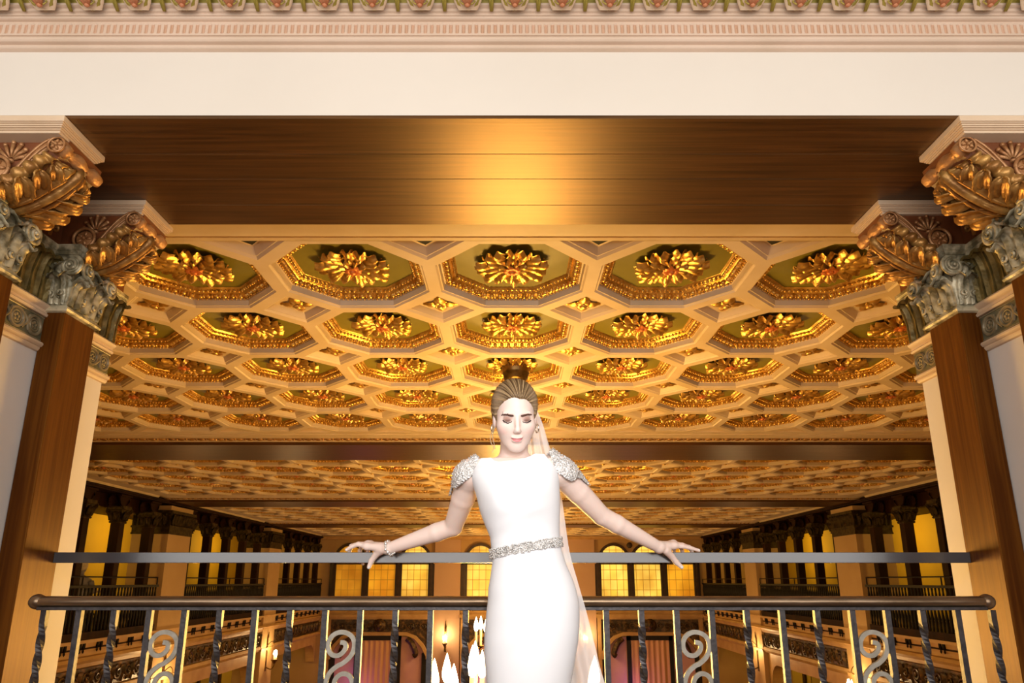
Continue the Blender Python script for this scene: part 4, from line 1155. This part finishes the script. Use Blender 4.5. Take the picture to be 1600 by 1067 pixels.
# --- outline of the gown: pixel rows turned into half widths at the body's depth
rows = [(712, 757, 850, .040, .050), (722, 750, 858, .058, .062), (736, 741, 869, .085, .078), (747, 736, 873.5, .098, .086), (760, 739.5, 874, .108, .090), (774, 744, 875, .115, .092),
        (800, 750, 875, .112, .092), (820, 757.5, 874.5, .098, .088), (839, 765.5, 874.5, .088, .084), (856, 767.5, 877, .086, .082), (880, 769, 884, .092, .090), (905, 765.5, 895, .102, .105),
        (920, 763, 900, .108, .112), (940, 762, 904.5, .112, .118), (960, 759.5, 905.5, .114, .120), (982, 757.5, 905, .114, .120), (1000, 756.5, 903.5, .113, .119), (1028, 757, 899, .110, .114), (1067, 760, 892, .104, .106)]
prof = []
for y, xl, xr, bf, bb in rows:
    a, b = at(xl, y, BD), at(xr, y, BD)
    prof.append((a[2], (a[0] + b[0]) / 2, (b[0] - a[0]) / 2, bf, bb))
zlast, cxl, wl = prof[-1][:3]
for z, w, bf, bb in ((.60, .118, .10, .10), (.45, .120, .11, .10), (.25, .17, .15, .12), (.10, .25, .21, .14), (.01, .31, .26, .15)):
    prof.append((z, cxl + (zlast - z) * .01, w, bf, bb))
prof = np.array(prof)[::-1]
def pf(z):
    return [np.interp(z, prof[:, 0], prof[:, i]) for i in range(1, 5)]
AX = 0.185            # half width of the ribcage and shoulders where the gown is cut away

# --- skeleton points
hd = 2.285
Ct = at(804.5, 651, hd)                      # centre of the head at eye level
neck0, neck1 = at(804, 690, 2.345), at(802, 728, 2.385)
shL, shR = at(737, 741, 2.375), at(871, 735, 2.375)
elL, elR = at(708, 823, 2.55), at(940, 806, 2.52)
wrL, wrR = at(607, 857, 2.645), at(1030, 855, 2.645)

body = SDF((-.66, 2.10, .78), (.76, 2.80, 1.80), .0028)
# trunk: elliptical sections a little inside the gown
def trunk(X, Y, Zz):
    cx, w, bf, bb = pf(Zz)
    a = np.where(Zz > prof[-6, 0], np.minimum(np.maximum(w, .135), .16), w) - .009
    b = np.where(Y < BD + .02, bf, bb) - .010
    q = np.sqrt(((X - cx) / a) ** 2 + ((Y - BD - .0) / b) ** 2)
    d = (q - 1) * np.minimum(a, b)
    return np.maximum(d, Zz - (prof[-1, 0] - .012))
body.op(trunk, (-.25, 2.15, .80), (.3, 2.55, prof[-1, 0] + .02), .012)
body.capsule(neck0, neck1, .043, .050, .02)
body.capsule(neck1 + A_((0, .01, -.01)), shL + A_((.035, .01, .012)), .048, .036, .03)
body.capsule(neck1 + A_((0, .01, -.01)), shR + A_((-.035, .01, .012)), .048, .036, .03)
body.capsule(neck1 + A_((0, .0, -.05)), neck1 + A_((0, -.01, -.10)), .06, .07, .03)
for q, sh in ((-1, shL), (1, shR)):      # collar bones
    body.capsule(neck1 + A_((q * .018, -.052, -.006)), sh + A_((-q * .03, -.028, .016)), .008, .008, .018)
for a, b, c in ((shL, elL, wrL), (shR, elR, wrR)):
    body.ell(a, (.051, .050, .052), k=.03)
    mid = a + (b - a) * .45
    body.capsule(a, mid, .047, .042, .02); body.capsule(mid, b, .042, .0345, .006)
    m1 = b + (c - b) * .25
    body.capsule(b, m1, .0345, .0345, .006); body.capsule(m1, c, .0345, .0215, .006)
    sd = (a - b) / np.linalg.norm(a - b)
# --- hands: palm, knuckles and five separate bent fingers resting on the bar
RT = Z(.109)          # top of the guard bar
def hand(wr, pts, palm):
    ks = []
    for name, chain, r0, r1 in pts:
        for i in range(len(chain) - 1):
            t0, t1 = i / (len(chain) - 1), (i + 1) / (len(chain) - 1)
            body.capsule(chain[i], chain[i + 1], r0 + (r1 - r0) * t0, r0 + (r1 - r0) * t1, .004)
        ks.append(chain[0])
    for k_ in palm:
        body.capsule(wr, k_, .0185, .0125, .010)
    for i in range(len(palm) - 1): body.capsule(palm[i], palm[i + 1], .0125, .0120, .010)
up = .0125
kI = at(573, 853.5, 2.668); kM = at(575, 850.5, 2.698); kR = at(578.5, 850.5, 2.724); kP = at(584, 853, 2.746)
hand(wrL, [('index', [kI, at(559, 850.5, 2.674), at(549, 854.5, 2.680), at(541.5, 859, 2.684)], .0100, .0066),
           ('middle', [kM, at(560, 850, 2.712), at(549, 853, 2.734), at(546, 862, 2.752), at(548, 872, 2.756)], .0100, .0068),
           ('ring', [kR, at(567, 851, 2.742), at(562, 860, 2.758), at(565, 872, 2.758), at(567, 881, 2.750)], .0096, .0066),
           ('little', [kP, at(577, 855, 2.758), at(574, 864, 2.766), at(576, 873, 2.762)], .0086, .0060),
           ('thumb', [at(598, 859, 2.650), at(588, 866, 2.672), at(580.5, 876, 2.684), at(576.5, 886, 2.688)], .0150, .0084)], [kI, kM, kR, kP])
kI = at(1053, 852.5, 2.672); kM = at(1052, 849.5, 2.700); kR = at(1049, 850, 2.726); kP = at(1044, 853, 2.748)
hand(wrR, [('index', [kI, at(1067, 853.5, 2.678), at(1080, 856.5, 2.684), at(1092, 860, 2.688)], .0100, .0066),
           ('middle', [kM, at(1066, 851.5, 2.716), at(1077, 855, 2.738), at(1081, 863, 2.754), at(1080, 872, 2.756)], .0100, .0068),
           ('ring', [kR, at(1061, 852, 2.744), at(1066, 861, 2.760), at(1065, 872, 2.760), at(1062, 878, 2.752)], .0096, .0066),
           ('little', [kP, at(1052, 856, 2.760), at(1054, 865, 2.766), at(1052, 873, 2.762)], .0086, .0060),
           ('thumb', [at(1040, 860, 2.650), at(1049, 869, 2.674), at(1057, 878.5, 2.685), at(1065, 886, 2.689)], .0150, .0084)], [kI, kM, kR, kP])
# --- head, in its own frame: x to the picture's right, y out of the face, z to the crown
BOW, TURN, TILT = R(20), R(5), R(-1.5)
fx = Matrix.Rotation(TURN, 3, 'Z') @ Matrix.Rotation(BOW, 3, 'X') @ Matrix.Rotation(TILT, 3, 'Y')
base = Matrix(((1, 0, 0), (0, -1, 0), (0, 0, 1)))     # local y points toward -Y of the world
HM = A_([list(r) for r in (fx @ base)])
HS_ = 1.03
def H(x, y, z): return Ct + HS_ * (HM @ A_((x, y, z)))
XS = .92
def hell(sdf, c, r, k=.01, mode='u', rot=None):
    if sdf is body: c = (c[0] * XS, c[1], c[2]); r = (r[0] * XS, r[1], r[2])
    q = HM if rot is None else HM @ A_(rot)
    sdf.ell(H(*c), A_(r) * HS_, q, k, mode)
def hcap(sdf, a, b, ra, rb, k=.01, mode='u'):
    a, b = (a[0] * XS, a[1], a[2]), (b[0] * XS, b[1], b[2])
    sdf.capsule(H(*a), H(*b), ra * HS_, rb * HS_, k, mode)
hell(body, (0, -.012, .036), (.0715, .092, .083), .01)
hell(body, (0, .030, -.018), (.0675, .060, .090), .015)
hell(body, (0, .056, -.086), (.019, .024, .022), .022)            # chin
for q in (-1, 1):
    hell(body, (q * .042, .054, -.026), (.024, .026, .024), .020)  # cheek bones
    hcap(body, (q * .046, .004, -.044), (q * .014, .056, -.090), .010, .011, .024)   # jaw line
    hell(body, (q * .0330, .1000, .0035), (.018, .017, .0125), .010, 's')   # eye sockets
    hell(body, (q * .0325, .0745, -.0005), (.0150, .0125, .0115), .005)   # closed lids
    hcap(body, (q * .014, .0835, .021), (q * .046, .0745, .021), .006, .005, .010)      # brow ridge
    hell(body, (q * .0730, -.010, -.014), (.008, .015, .026), .006)      # ears
    hell(body, (q * .0085, .0965, -.0375), (.0060, .0080, .0058), .005)   # nostrils
hcap(body, (0, .0855, .012), (0, .1010, -.026), .0062, .0082, .010)       # nose bridge
hell(body, (0, .1025, -.0325), (.0090, .0100, .0085), .006)               # nose tip
hell(body, (0, .0855, -.0590), (.0215, .0100, .0055), .006)               # upper lip
hell(body, (0, .0845, -.0695), (.0175, .0100, .0062), .006)               # lower lip
hcap(body, (-.0225, .0850, -.0605), (0, .0945, -.0645), .0017, .0017, .003, 's'); hcap(body, (.0225, .0850, -.0605), (0, .0945, -.0645), .0017, .0017, .003, 's')
hcap(body, (0, -.02, -.05), (0, -.035, -.13), .043, .042, .02)
V, F = body.mesh()
bride, V = mesh_object('person', V, F, 'skin', None, 2)
tag(bride, 'bride in a white gown with bowed head, arms spread back onto the steel bar', 'person')
# complexion and make-up as a colour attribute
loc = (V - Ct) @ HM / HS_; loc[:, 0] /= XS
col = np.tile(A_((.88, .69, .60)), (len(V), 1))
def paint(c, r, rgb, amt, pw=2.):
    d = np.sqrt((((loc - A_(c)) / A_(r)) ** 2).sum(1)); w = (amt * np.clip(1 - d ** pw, 0, 1))[:, None]
    col[:] = col * (1 - w) + A_(rgb) * w
for q in (-1, 1):
    paint((q * .046, .066, -.034), (.026, .03, .020), (.80, .36, .30), .35)
    paint((q * .033, .084, .004), (.020, .03, .0125), (.30, .125, .07), .9); paint((q * .033, .082, -.003), (.018, .03, .0075), (.13, .045, .028), .8)
lx = np.clip(np.abs(loc[:, 0]) / .0225, 0, 1); zc = -.0645 + .0060 * lx ** 2
hu = .0052 * (1 - lx ** 2) ** .7 * (1 - .22 * np.exp(-(lx / .16) ** 2)); hd_ = .0088 * (1 - lx ** 2) ** .8
lm = np.minimum(np.clip((zc + hu - loc[:, 2]) / .0016, 0, 1), np.clip((loc[:, 2] - zc + hd_) / .0016, 0, 1)) * (lx < 1) * (loc[:, 1] > .055)
col[:] = col * (1 - .9 * lm[:, None]) + A_((.66, .17, .18)) * .9 * lm[:, None]
def paintw(c, r, rgb, amt):
    d = np.sqrt(((V - A_(c)) ** 2).sum(1)) / r; w = (amt * np.clip(1 - d ** 4, 0, 1))[:, None]; col[:] = col * (1 - w) + A_(rgb) * w
for c in (at(576, 887.5, 2.680), at(1065.5, 887, 2.681), at(1093, 860, 2.686), at(541, 859.5, 2.682)): paintw(c, .0075, (.92, .88, .84), .9)
ca = bride.data.color_attributes.new('tint', 'FLOAT_COLOR', 'POINT')
ca.data.foreach_set('color', np.concatenate([col, np.ones((len(V), 1))], 1).ravel())

# --- brows and lashes
for q in (-1, 1):
    m = MB()
    pts = [(q * .0135, .0855, .0135), (q * .022, .0865, .0145), (q * .034, .0825, .0165), (q * .045, .0735, .0160), (q * .0540, .064, .0120)]
    # laid on the skin: the nearest body vertex along the face normal
    P = []
    for p in catmull(pts, 12):
        i = np.argmin((((loc - A_(p)) * A_((1, .15, 1))) ** 2).sum(1) + (loc[:, 1] < .04) * 1.)
        P.append(V[i] + HM @ A_((0, .0008, 0)))
    P = [Vector(p) for p in P]
    m.tube(P, [(.0038 - .0022 * (i / (len(P) - 1)) ** 1.5 - .0012 * max(0, 1 - i / 2)) for i in range(len(P))], 8)
    m.build('eyebrow', 'brow_hair', bride, smooth=True)
    m = MB(); P = []
    for p in catmull([(q * .0185, .08, -.0055), (q * .0265, .08, -.0095), (q * .035, .08, -.0100), (q * .043, .08, -.0075), (q * .0495, .08, -.0035)], 12):
        i = np.argmin((((loc - A_(p)) * A_((1, .15, 1))) ** 2).sum(1) + (loc[:, 1] < .04) * 1.)
        P.append(Vector(V[i] + HM @ A_((0, .0012, 0))))
    m.tube(P, [.0010 + .0012 * i / (len(P) - 1) for i in range(len(P))], 6)
    m.build('eyelashes', 'lash', bride, smooth=True)

# --- hair: swept back from the forehead into a low bun
hs = SDF(Ct - .19, Ct + A_((.19, .24, .19)), .0021)
hell(hs, (0, -.014, .040), (.0790, .0985, .0885), .01)
hell(hs, (0, -.050, .010), (.0740, .072, .088), .02)
def cutplane(X, Y, Zz):
    P = np.stack([X - Ct[0], Y - Ct[1], Zz - Ct[2]], -1) @ HM / HS_
    x, y, z = P[..., 0], P[..., 1], P[..., 2]
    peak = .010 * np.exp(-((x - .010) / .012) ** 2)                 # parting of the sweep
    line = -.78 * y + .62 * (z + peak * .9) + .0105 + .30 * np.maximum(np.abs(x) - .045, 0) * np.clip((.02 - z) * 30, 0, 1)
    low = z + .085 - .25 * np.maximum(-y, 0)
    return np.maximum(-line, -low * .8) * HS_
hs.op(cutplane, Ct - .19, Ct + A_((.19, .24, .19)), .006, 'i')
# combed strands: shallow grooves running from the hairline to the bun
def strand(P):
    """which lock a point belongs to: locks fan out from the peak of the hairline and sweep back"""
    a = np.arctan2(P[..., 0] - .010, P[..., 2] - .045)
    return a + .25 * np.sin(a * 2) * (P[..., 1] + .05) * 8
def grooves(sdf):
    sl, X, Y, Zz = sdf.box(Ct - .19, Ct + A_((.19, .24, .19)))
    P = np.stack([X - Ct[0], Y - Ct[1], Zz - Ct[2]], -1) @ HM / HS_
    ang = strand(P)
    sdf.g[sl] += (.0009 * np.sin(ang * 34) + .0006 * np.sin(ang * 61 + 1.)).astype(np.float32)
grooves(hs)
hell(hs, (.0, -.128, -.005), (.058, .040, .050), .012)
hV, hF = hs.mesh()
hair, hV = mesh_object('hair', hV, hF, 'hair', bride, 1)
hl = (hV - Ct) @ HM / HS_; an = strand(hl)
nz = np.zeros(len(an))
for f_, am, ph in ((23, .30, .4), (41, .26, 1.9), (67, .22, .7), (113, .16, 2.6)): nz += am * np.sin(an * f_ + ph + 1.2 * np.sin(hl[:, 1] * 22 + ph))
tt = np.clip(.5 + .62 * nz, 0, 1)[:, None]
side = np.clip((np.abs(hl[:, 0]) - .035) / .03, 0, 1)[:, None] * np.clip((hl[:, 1] + .02) / .05, 0, 1)[:, None]      # paler fine hair at the temples
dk, lt = A_((.040, .016, .004)), A_((.62, .42, .21))
hc = dk + (lt - dk) * tt ** 2.1; hc = hc * (1 - .6 * side) + A_((.46, .33, .20)) * (.6 * side)
ca = hair.data.color_attributes.new('tint', 'FLOAT_COLOR', 'POINT'); ca.data.foreach_set('color', np.concatenate([hc, np.ones((len(hc), 1))], 1).ravel())
m = MB()
for pts in ([(-.070, .01, -.03), (-.076, .018, -.065), (-.070, .022, -.095), (-.078, .020, -.118)], [(-.068, .012, -.035), (-.082, .010, -.060), (-.080, .016, -.088), (-.066, .024, -.104)]):
    m.tube([Vector(H(*p)) for p in catmull(pts, 16)], .0011, 5)
m.build('loose_strand', 'pale_hair', hair, smooth=True)
# --- hoop earrings
for q in (-1, 1):
    c = Vector(H(q * .075, .002, -.040)); u = Vector(HM @ A_((.35 * q, .94, 0))); v = Vector(HM @ A_((0, 0, 1)))
    m = MB(); m.tube([c + u * .0115 * math.cos(a) + v * .0145 * math.sin(a) for a in [2 * PI * i / 24 for i in range(25)]], .0026, 6, caps=False)
    m.build('earring', 'earring_metal', bride, smooth=True)

# --- gown
def neckline(x):
    """height of the gown's top edge across the front"""
    a = at(800, 722.5, BD)[2]; l = at(757, 711.5, BD)[2]; r = at(850, 703.5, BD)[2]
    t = (x - at(757, 712, BD)[0]) / (at(850, 712, BD)[0] - at(757, 712, BD)[0])
    return np.interp(t, [-.5, 0, .10, .20, .46, .73, .90, 1.0, 1.5], [at(800, y_, 2.285)[2] for y_ in (714, 714, 719.5, 721.5, 719.5, 715.5, 711, 707, 707)])
NS = 96; zs = list(np.linspace(.012, .70, 26)) + list(np.linspace(.715, prof[-4, 0], 60)) 
m = MB(); vs = []
ztop = prof[-4, 0]; ntop = 16
rnds = np.random.RandomState(3)
def fold(x, z, th, front):
    """soft drapery: a few long diagonal folds over the hip, vertical ones near the hem"""
    e = 0.
    if front:
        for z0, sl_, wd, am in ((1.02, .55, .018, .0035), (.95, .70, .020, .0045), (.90, .62, .016, -.0035), (1.12, .35, .014, .0025), (.86, .9, .02, .004)):
            e += am * math.exp(-((z - z0 - sl_ * (x - .02)) / wd) ** 2) * math.exp(-((x - .03) / .10) ** 2)
        for z0, sl_, wd, am in ((1.225, .40, .012, .0022), (1.262, .55, .010, .0020), (1.19, .15, .010, -.0016), (1.30, .12, .012, .0012)):
            e += am * math.exp(-((z - z0 - sl_ * x) / wd) ** 2)
    e += .012 * max(0, .55 - z) * math.sin(th * 9)
    return e
rings = []
for z in zs:
    cx, w, bf, bb = pf(z); ring = []
    for k_ in range(NS):
        th = 2 * PI * k_ / NS; x = math.cos(th); fr = math.sin(th) < 0
        b = (bf if fr else bb)
        q = fold(cx + w * x, z, th, fr) * abs(math.sin(th))
        bust = 0
        if fr:
            for c0 in (-.058, .066):
                bust += .016 * math.exp(-((cx + w * x - c0) / .045) ** 2 - ((z - at(800, 786, BD)[2]) / .05) ** 2)
        ring.append((cx + w * x * (1 + q * .3), BD + (b + q + bust) * math.sin(th), z))
    rings.append(ring)
base_ring = rings[-1]
for j in range(1, ntop + 1):
    v = j / ntop; ring = []
    for k_ in range(NS):
        th = 2 * PI * k_ / NS; x = math.cos(th); fr = math.sin(th) < 0
        xt = pf(ztop)[0] + pf(ztop)[1] * x
        zt_ = neckline(xt) + (0 if fr else .012)
        z = ztop + (zt_ - ztop) * v
        cx, w, bf, bb = pf(z)
        # the panel keeps the curve of the chest; its sides follow the armholes
        ea = max(w * 1.12, .150); xx = cx + w * x
        s_ = math.sqrt(max(.02, 1 - ((xx - cx) / ea) ** 2))
        s0 = math.sqrt(max(0.0, 1 - x * x)); mix = min(1, v * 2.2)
        yy = (bf if fr else bb) * (s0 * (1 - mix) + s_ * mix)
        if fr:
            for c0 in (-.058, .066): yy += .016 * math.exp(-((xx - c0) / .045) ** 2 - ((z - at(800, 786, BD)[2]) / .05) ** 2) * s0
        ring.append((xx, BD + (-1 if fr else 1) * yy, z))
    rings.append(ring)
for r_ in rings: vs += r_
m.add(vs, [(i * NS + k_, i * NS + (k_ + 1) % NS, (i + 1) * NS + (k_ + 1) % NS, (i + 1) * NS + k_) for i in range(len(rings) - 1) for k_ in range(NS)])
gown = m.build('gown', 'white_satin', bride, smooth=True)

# --- beaded cap sleeves: a shell round each shoulder
for q, sh, el, inner, hem in ((-1, shL, elL, at(757, 713, 2.37), .062), (1, shR, elR, at(849, 704, 2.37), .066)):
    sh, el, inner = Vector(sh), Vector(el), Vector(inner)
    ax0 = (sh - inner).normalized(); ax1 = (el - sh).normalized()
    top = sh + Vector((q * .012, 0, .018))
    mid = sh + Vector((q * .006, 0, -.008))
    P = catmull([inner + Vector((0, 0, -.022)), inner.lerp(top, .55) + Vector((0, 0, -.030)), mid, sh + ax1 * .045, sh + ax1 * (.045 + hem)], 20)
    n = len(P) - 1
    def fn(u, v, P=P, n=n, q=q):
        i = min(int(round(u * n)), n); t = (P[min(i + 1, n)] - P[max(i - 1, 0)]).normalized()
        out = (Vector((q * .55, 0, .85)) - t * t.dot(Vector((q * .55, 0, .85)))).normalized(); sd = t.cross(out).normalized()
        span = R(62 + 42 * math.sin(PI * min(1, u * 1.15)) - 30 * max(0, u - .75) * 4 * .6)
        a = (v * 2 - 1) * span
        r = .034 + .026 * math.sin(PI * min(1., .12 + u * .70)) + (.004 * math.sin(v * 40) if u > .95 else 0)
        hemw = t * (.010 * math.cos(v * PI * 2) if u > .9 else 0)
        return P[i] + (out * math.cos(a) + sd * math.sin(a)) * r + hemw
    m = MB(); m.grid(fn, 22, 26)
    sl = m.build('cap_sleeve', 'beaded_tulle', bride, smooth=True, solid=.003)
    m = MB()
    rr = random.Random(5 + q)
    for _ in range(330):
        u, v = rr.random(), rr.random(); p = fn(round(u * n) / n, v); m.ell(Vector(p) + (Vector(p) - P[min(int(round(u * n)), n)]).normalized() * .0025, (.0021,) * 3, 5, 4)
    m.build('beads', 'crystal', sl, smooth=True)

# --- jewelled belt
m = MB(); zb_ = at(820, 856.5, BD)[2]; hb = .0155
def bpt(th, dz, o):
    x = math.cos(th); z = zb_ + .021 * x + dz; cx, w, bf, bb = pf(z); fr = math.sin(th) < 0
    return Vector((cx + (w + o) * x, BD + ((bf if fr else bb) + o) * math.sin(th), z))
m.grid(lambda u, v: bpt(2 * PI * u, (v - .5) * 2 * hb * .9, .004), 64, 3)
belt = m.build('belt', 'beaded_tulle', bride, smooth=True)
m = MB(); rr = random.Random(11)
for _ in range(620):
    th = PI + PI * rr.random() * 1.1 - .15; p = bpt(th, (rr.random() - .5) * 2 * hb, .006); r = .0016 + .0022 * rr.random()
    m.ell(p, (r, r, r), 6, 4)
m.build('crystals', 'crystal', belt, smooth=True)

# --- bracelet
ax = Vector(wrL - elL).normalized(); c = Vector(wrL) - ax * .004
u = ax.cross(Vector((0, 0, 1))).normalized(); v = ax.cross(u)
m = MB(); m.tube([c + u * .0265 * math.cos(a) + v * .0265 * math.sin(a) for a in [2 * PI * i / 24 for i in range(25)]], .0022, 6, caps=False)
rr = random.Random(3)
for i in range(15):
    a = 2 * PI * i / 15; r = .0052 + .0018 * (i % 3 == 0)
    m.ell(c + (u * math.cos(a) + v * math.sin(a)) * .028 + ax * rr.uniform(-.003, .003), (r, r, r), 8, 6)
for i in range(4): m.ell(c - ax * (.008 + .006 * i) + Vector((0, -.010, -.028 + .001 * i)), (.0042, .0042, .0042), 6, 5)
m.build('bracelet', 'crystal', bride, smooth=True)

# --- veil: from the back of the head down behind the right side of the gown
edge = [(836, 634, 2.405), (848, 662, 2.44), (857, 692, 2.46), (866, 720, 2.475), (874, 750, 2.478), (880, 790, 2.48), (890, 860, 2.478), (902, 905, 2.476), (916, 954, 2.474), (929, 1005, 2.470), (945, 1067, 2.466)]
E = [Vector(at(*e)) for e in edge]; E.append(Vector((E[-1].x + .10, 2.47, .40))); E.append(Vector((E[-1].x + .08, 2.47, .03)))
Lf = []
for e in E:
    t = (E[0].z - e.z) / (E[0].z - .03); Lf.append(Vector((.012 - .16 * min(1, t * 1.3), e.y, e.z)))
Lf[0] = Vector(H(-.03, -.115, .045))
Ec, Lc = catmull(E, 72), catmull(Lf, 72); n = len(Ec) - 1
def vf(a, b):
    i = min(int(round(a * n)), n); p = Lc[i].lerp(Ec[i], b)
    amp = .010 * min(1, a * 3)
    return p + Vector((0, amp * math.sin(b * 26 + a * 3) + .5 * amp * math.sin(b * 51), 0))
m = MB(); m.grid(vf, n, 60)
m.build('veil', 'veil_tulle', bride, smooth=True)
# ------------------------------------------------------------------ light
def light(name, kind, loc, energy, color, size=.3, size_y=None, aim=None, spread=None):
    d = bpy.data.lights.new(name, kind); d.energy = energy; d.color = color
    if kind == 'AREA':
        d.shape = 'RECTANGLE'; d.size = size; d.size_y = size_y or size
        if spread: d.spread = spread
    elif kind == 'POINT': d.shadow_soft_size = size
    o = bpy.data.objects.new(name, d); COL.objects.link(o); o.location = loc
    if aim is not None: o.rotation_euler = (Vector(aim) - Vector(loc)).to_track_quat('-Z', 'Y').to_euler()
    return o
light('window_light', 'AREA', (0, -1.0, 1.85), 146, (1., .955, .92), 6.7, 2.1, aim=(0, 2.4, 1.95))  # added broad soft source behind the camera, standing in for bounced flash
for b in range(NB):
    light('chandelier_lamp', 'POINT', (.03, BAY0 + PITCH_B * b + 2.25, Z(-.42)), (315, 275, 250, 270)[b], (1., .55, .11), .48)
for s in (-1, 1):
    for b in range(NB):
        light('gallery_lamp', 'POINT', (s * 9.0, BAY0 + PITCH_B * b + 2.3, Z(1.2)), 60, (1., .60, .10), .15)
        light('arcade_lamp', 'POINT', (s * 8.4, BAY0 + PITCH_B * b + 2.3, Z(-1.6)), 30, (1., .60, .10), .15)
fl = light('flash', 'SPOT', (.25, -.15, 1.75), 108, (1., .985, 1.), aim=(.02, 2.3, 1.25)); fl.data.spot_size = R(36); fl.data.spot_blend = .9; fl.data.shadow_soft_size = .12
for c in scn:
    p = c.matrix_basis @ Vector((0, -.30, Z(-1.92)))
    light('sconce_lamp', 'POINT', p, 42, (1., .66, .28), .06)
for x in (-5.5, -1.2, 1.2, 4.4): light('uplighter', 'POINT', (x, YF - .7, Z(-3.6)), 7, (.80, .25, 1.), .1)
w = bpy.data.worlds.new('world'); sc.world = w; w.use_nodes = True
w.node_tree.nodes['Background'].inputs[0].default_value = (1., .75, .5, 1); w.node_tree.nodes['Background'].inputs[1].default_value = .02
sc.view_settings.view_transform = 'Standard'; sc.view_settings.look = 'None'; sc.view_settings.gamma = 1; sc.view_settings.use_curve_mapping = False
sc.view_settings.exposure = .12
sc.cycles.max_bounces = 7; sc.cycles.caustics_reflective = False; sc.cycles.caustics_refractive = False
sc.cycles.sample_clamp_indirect = 4.
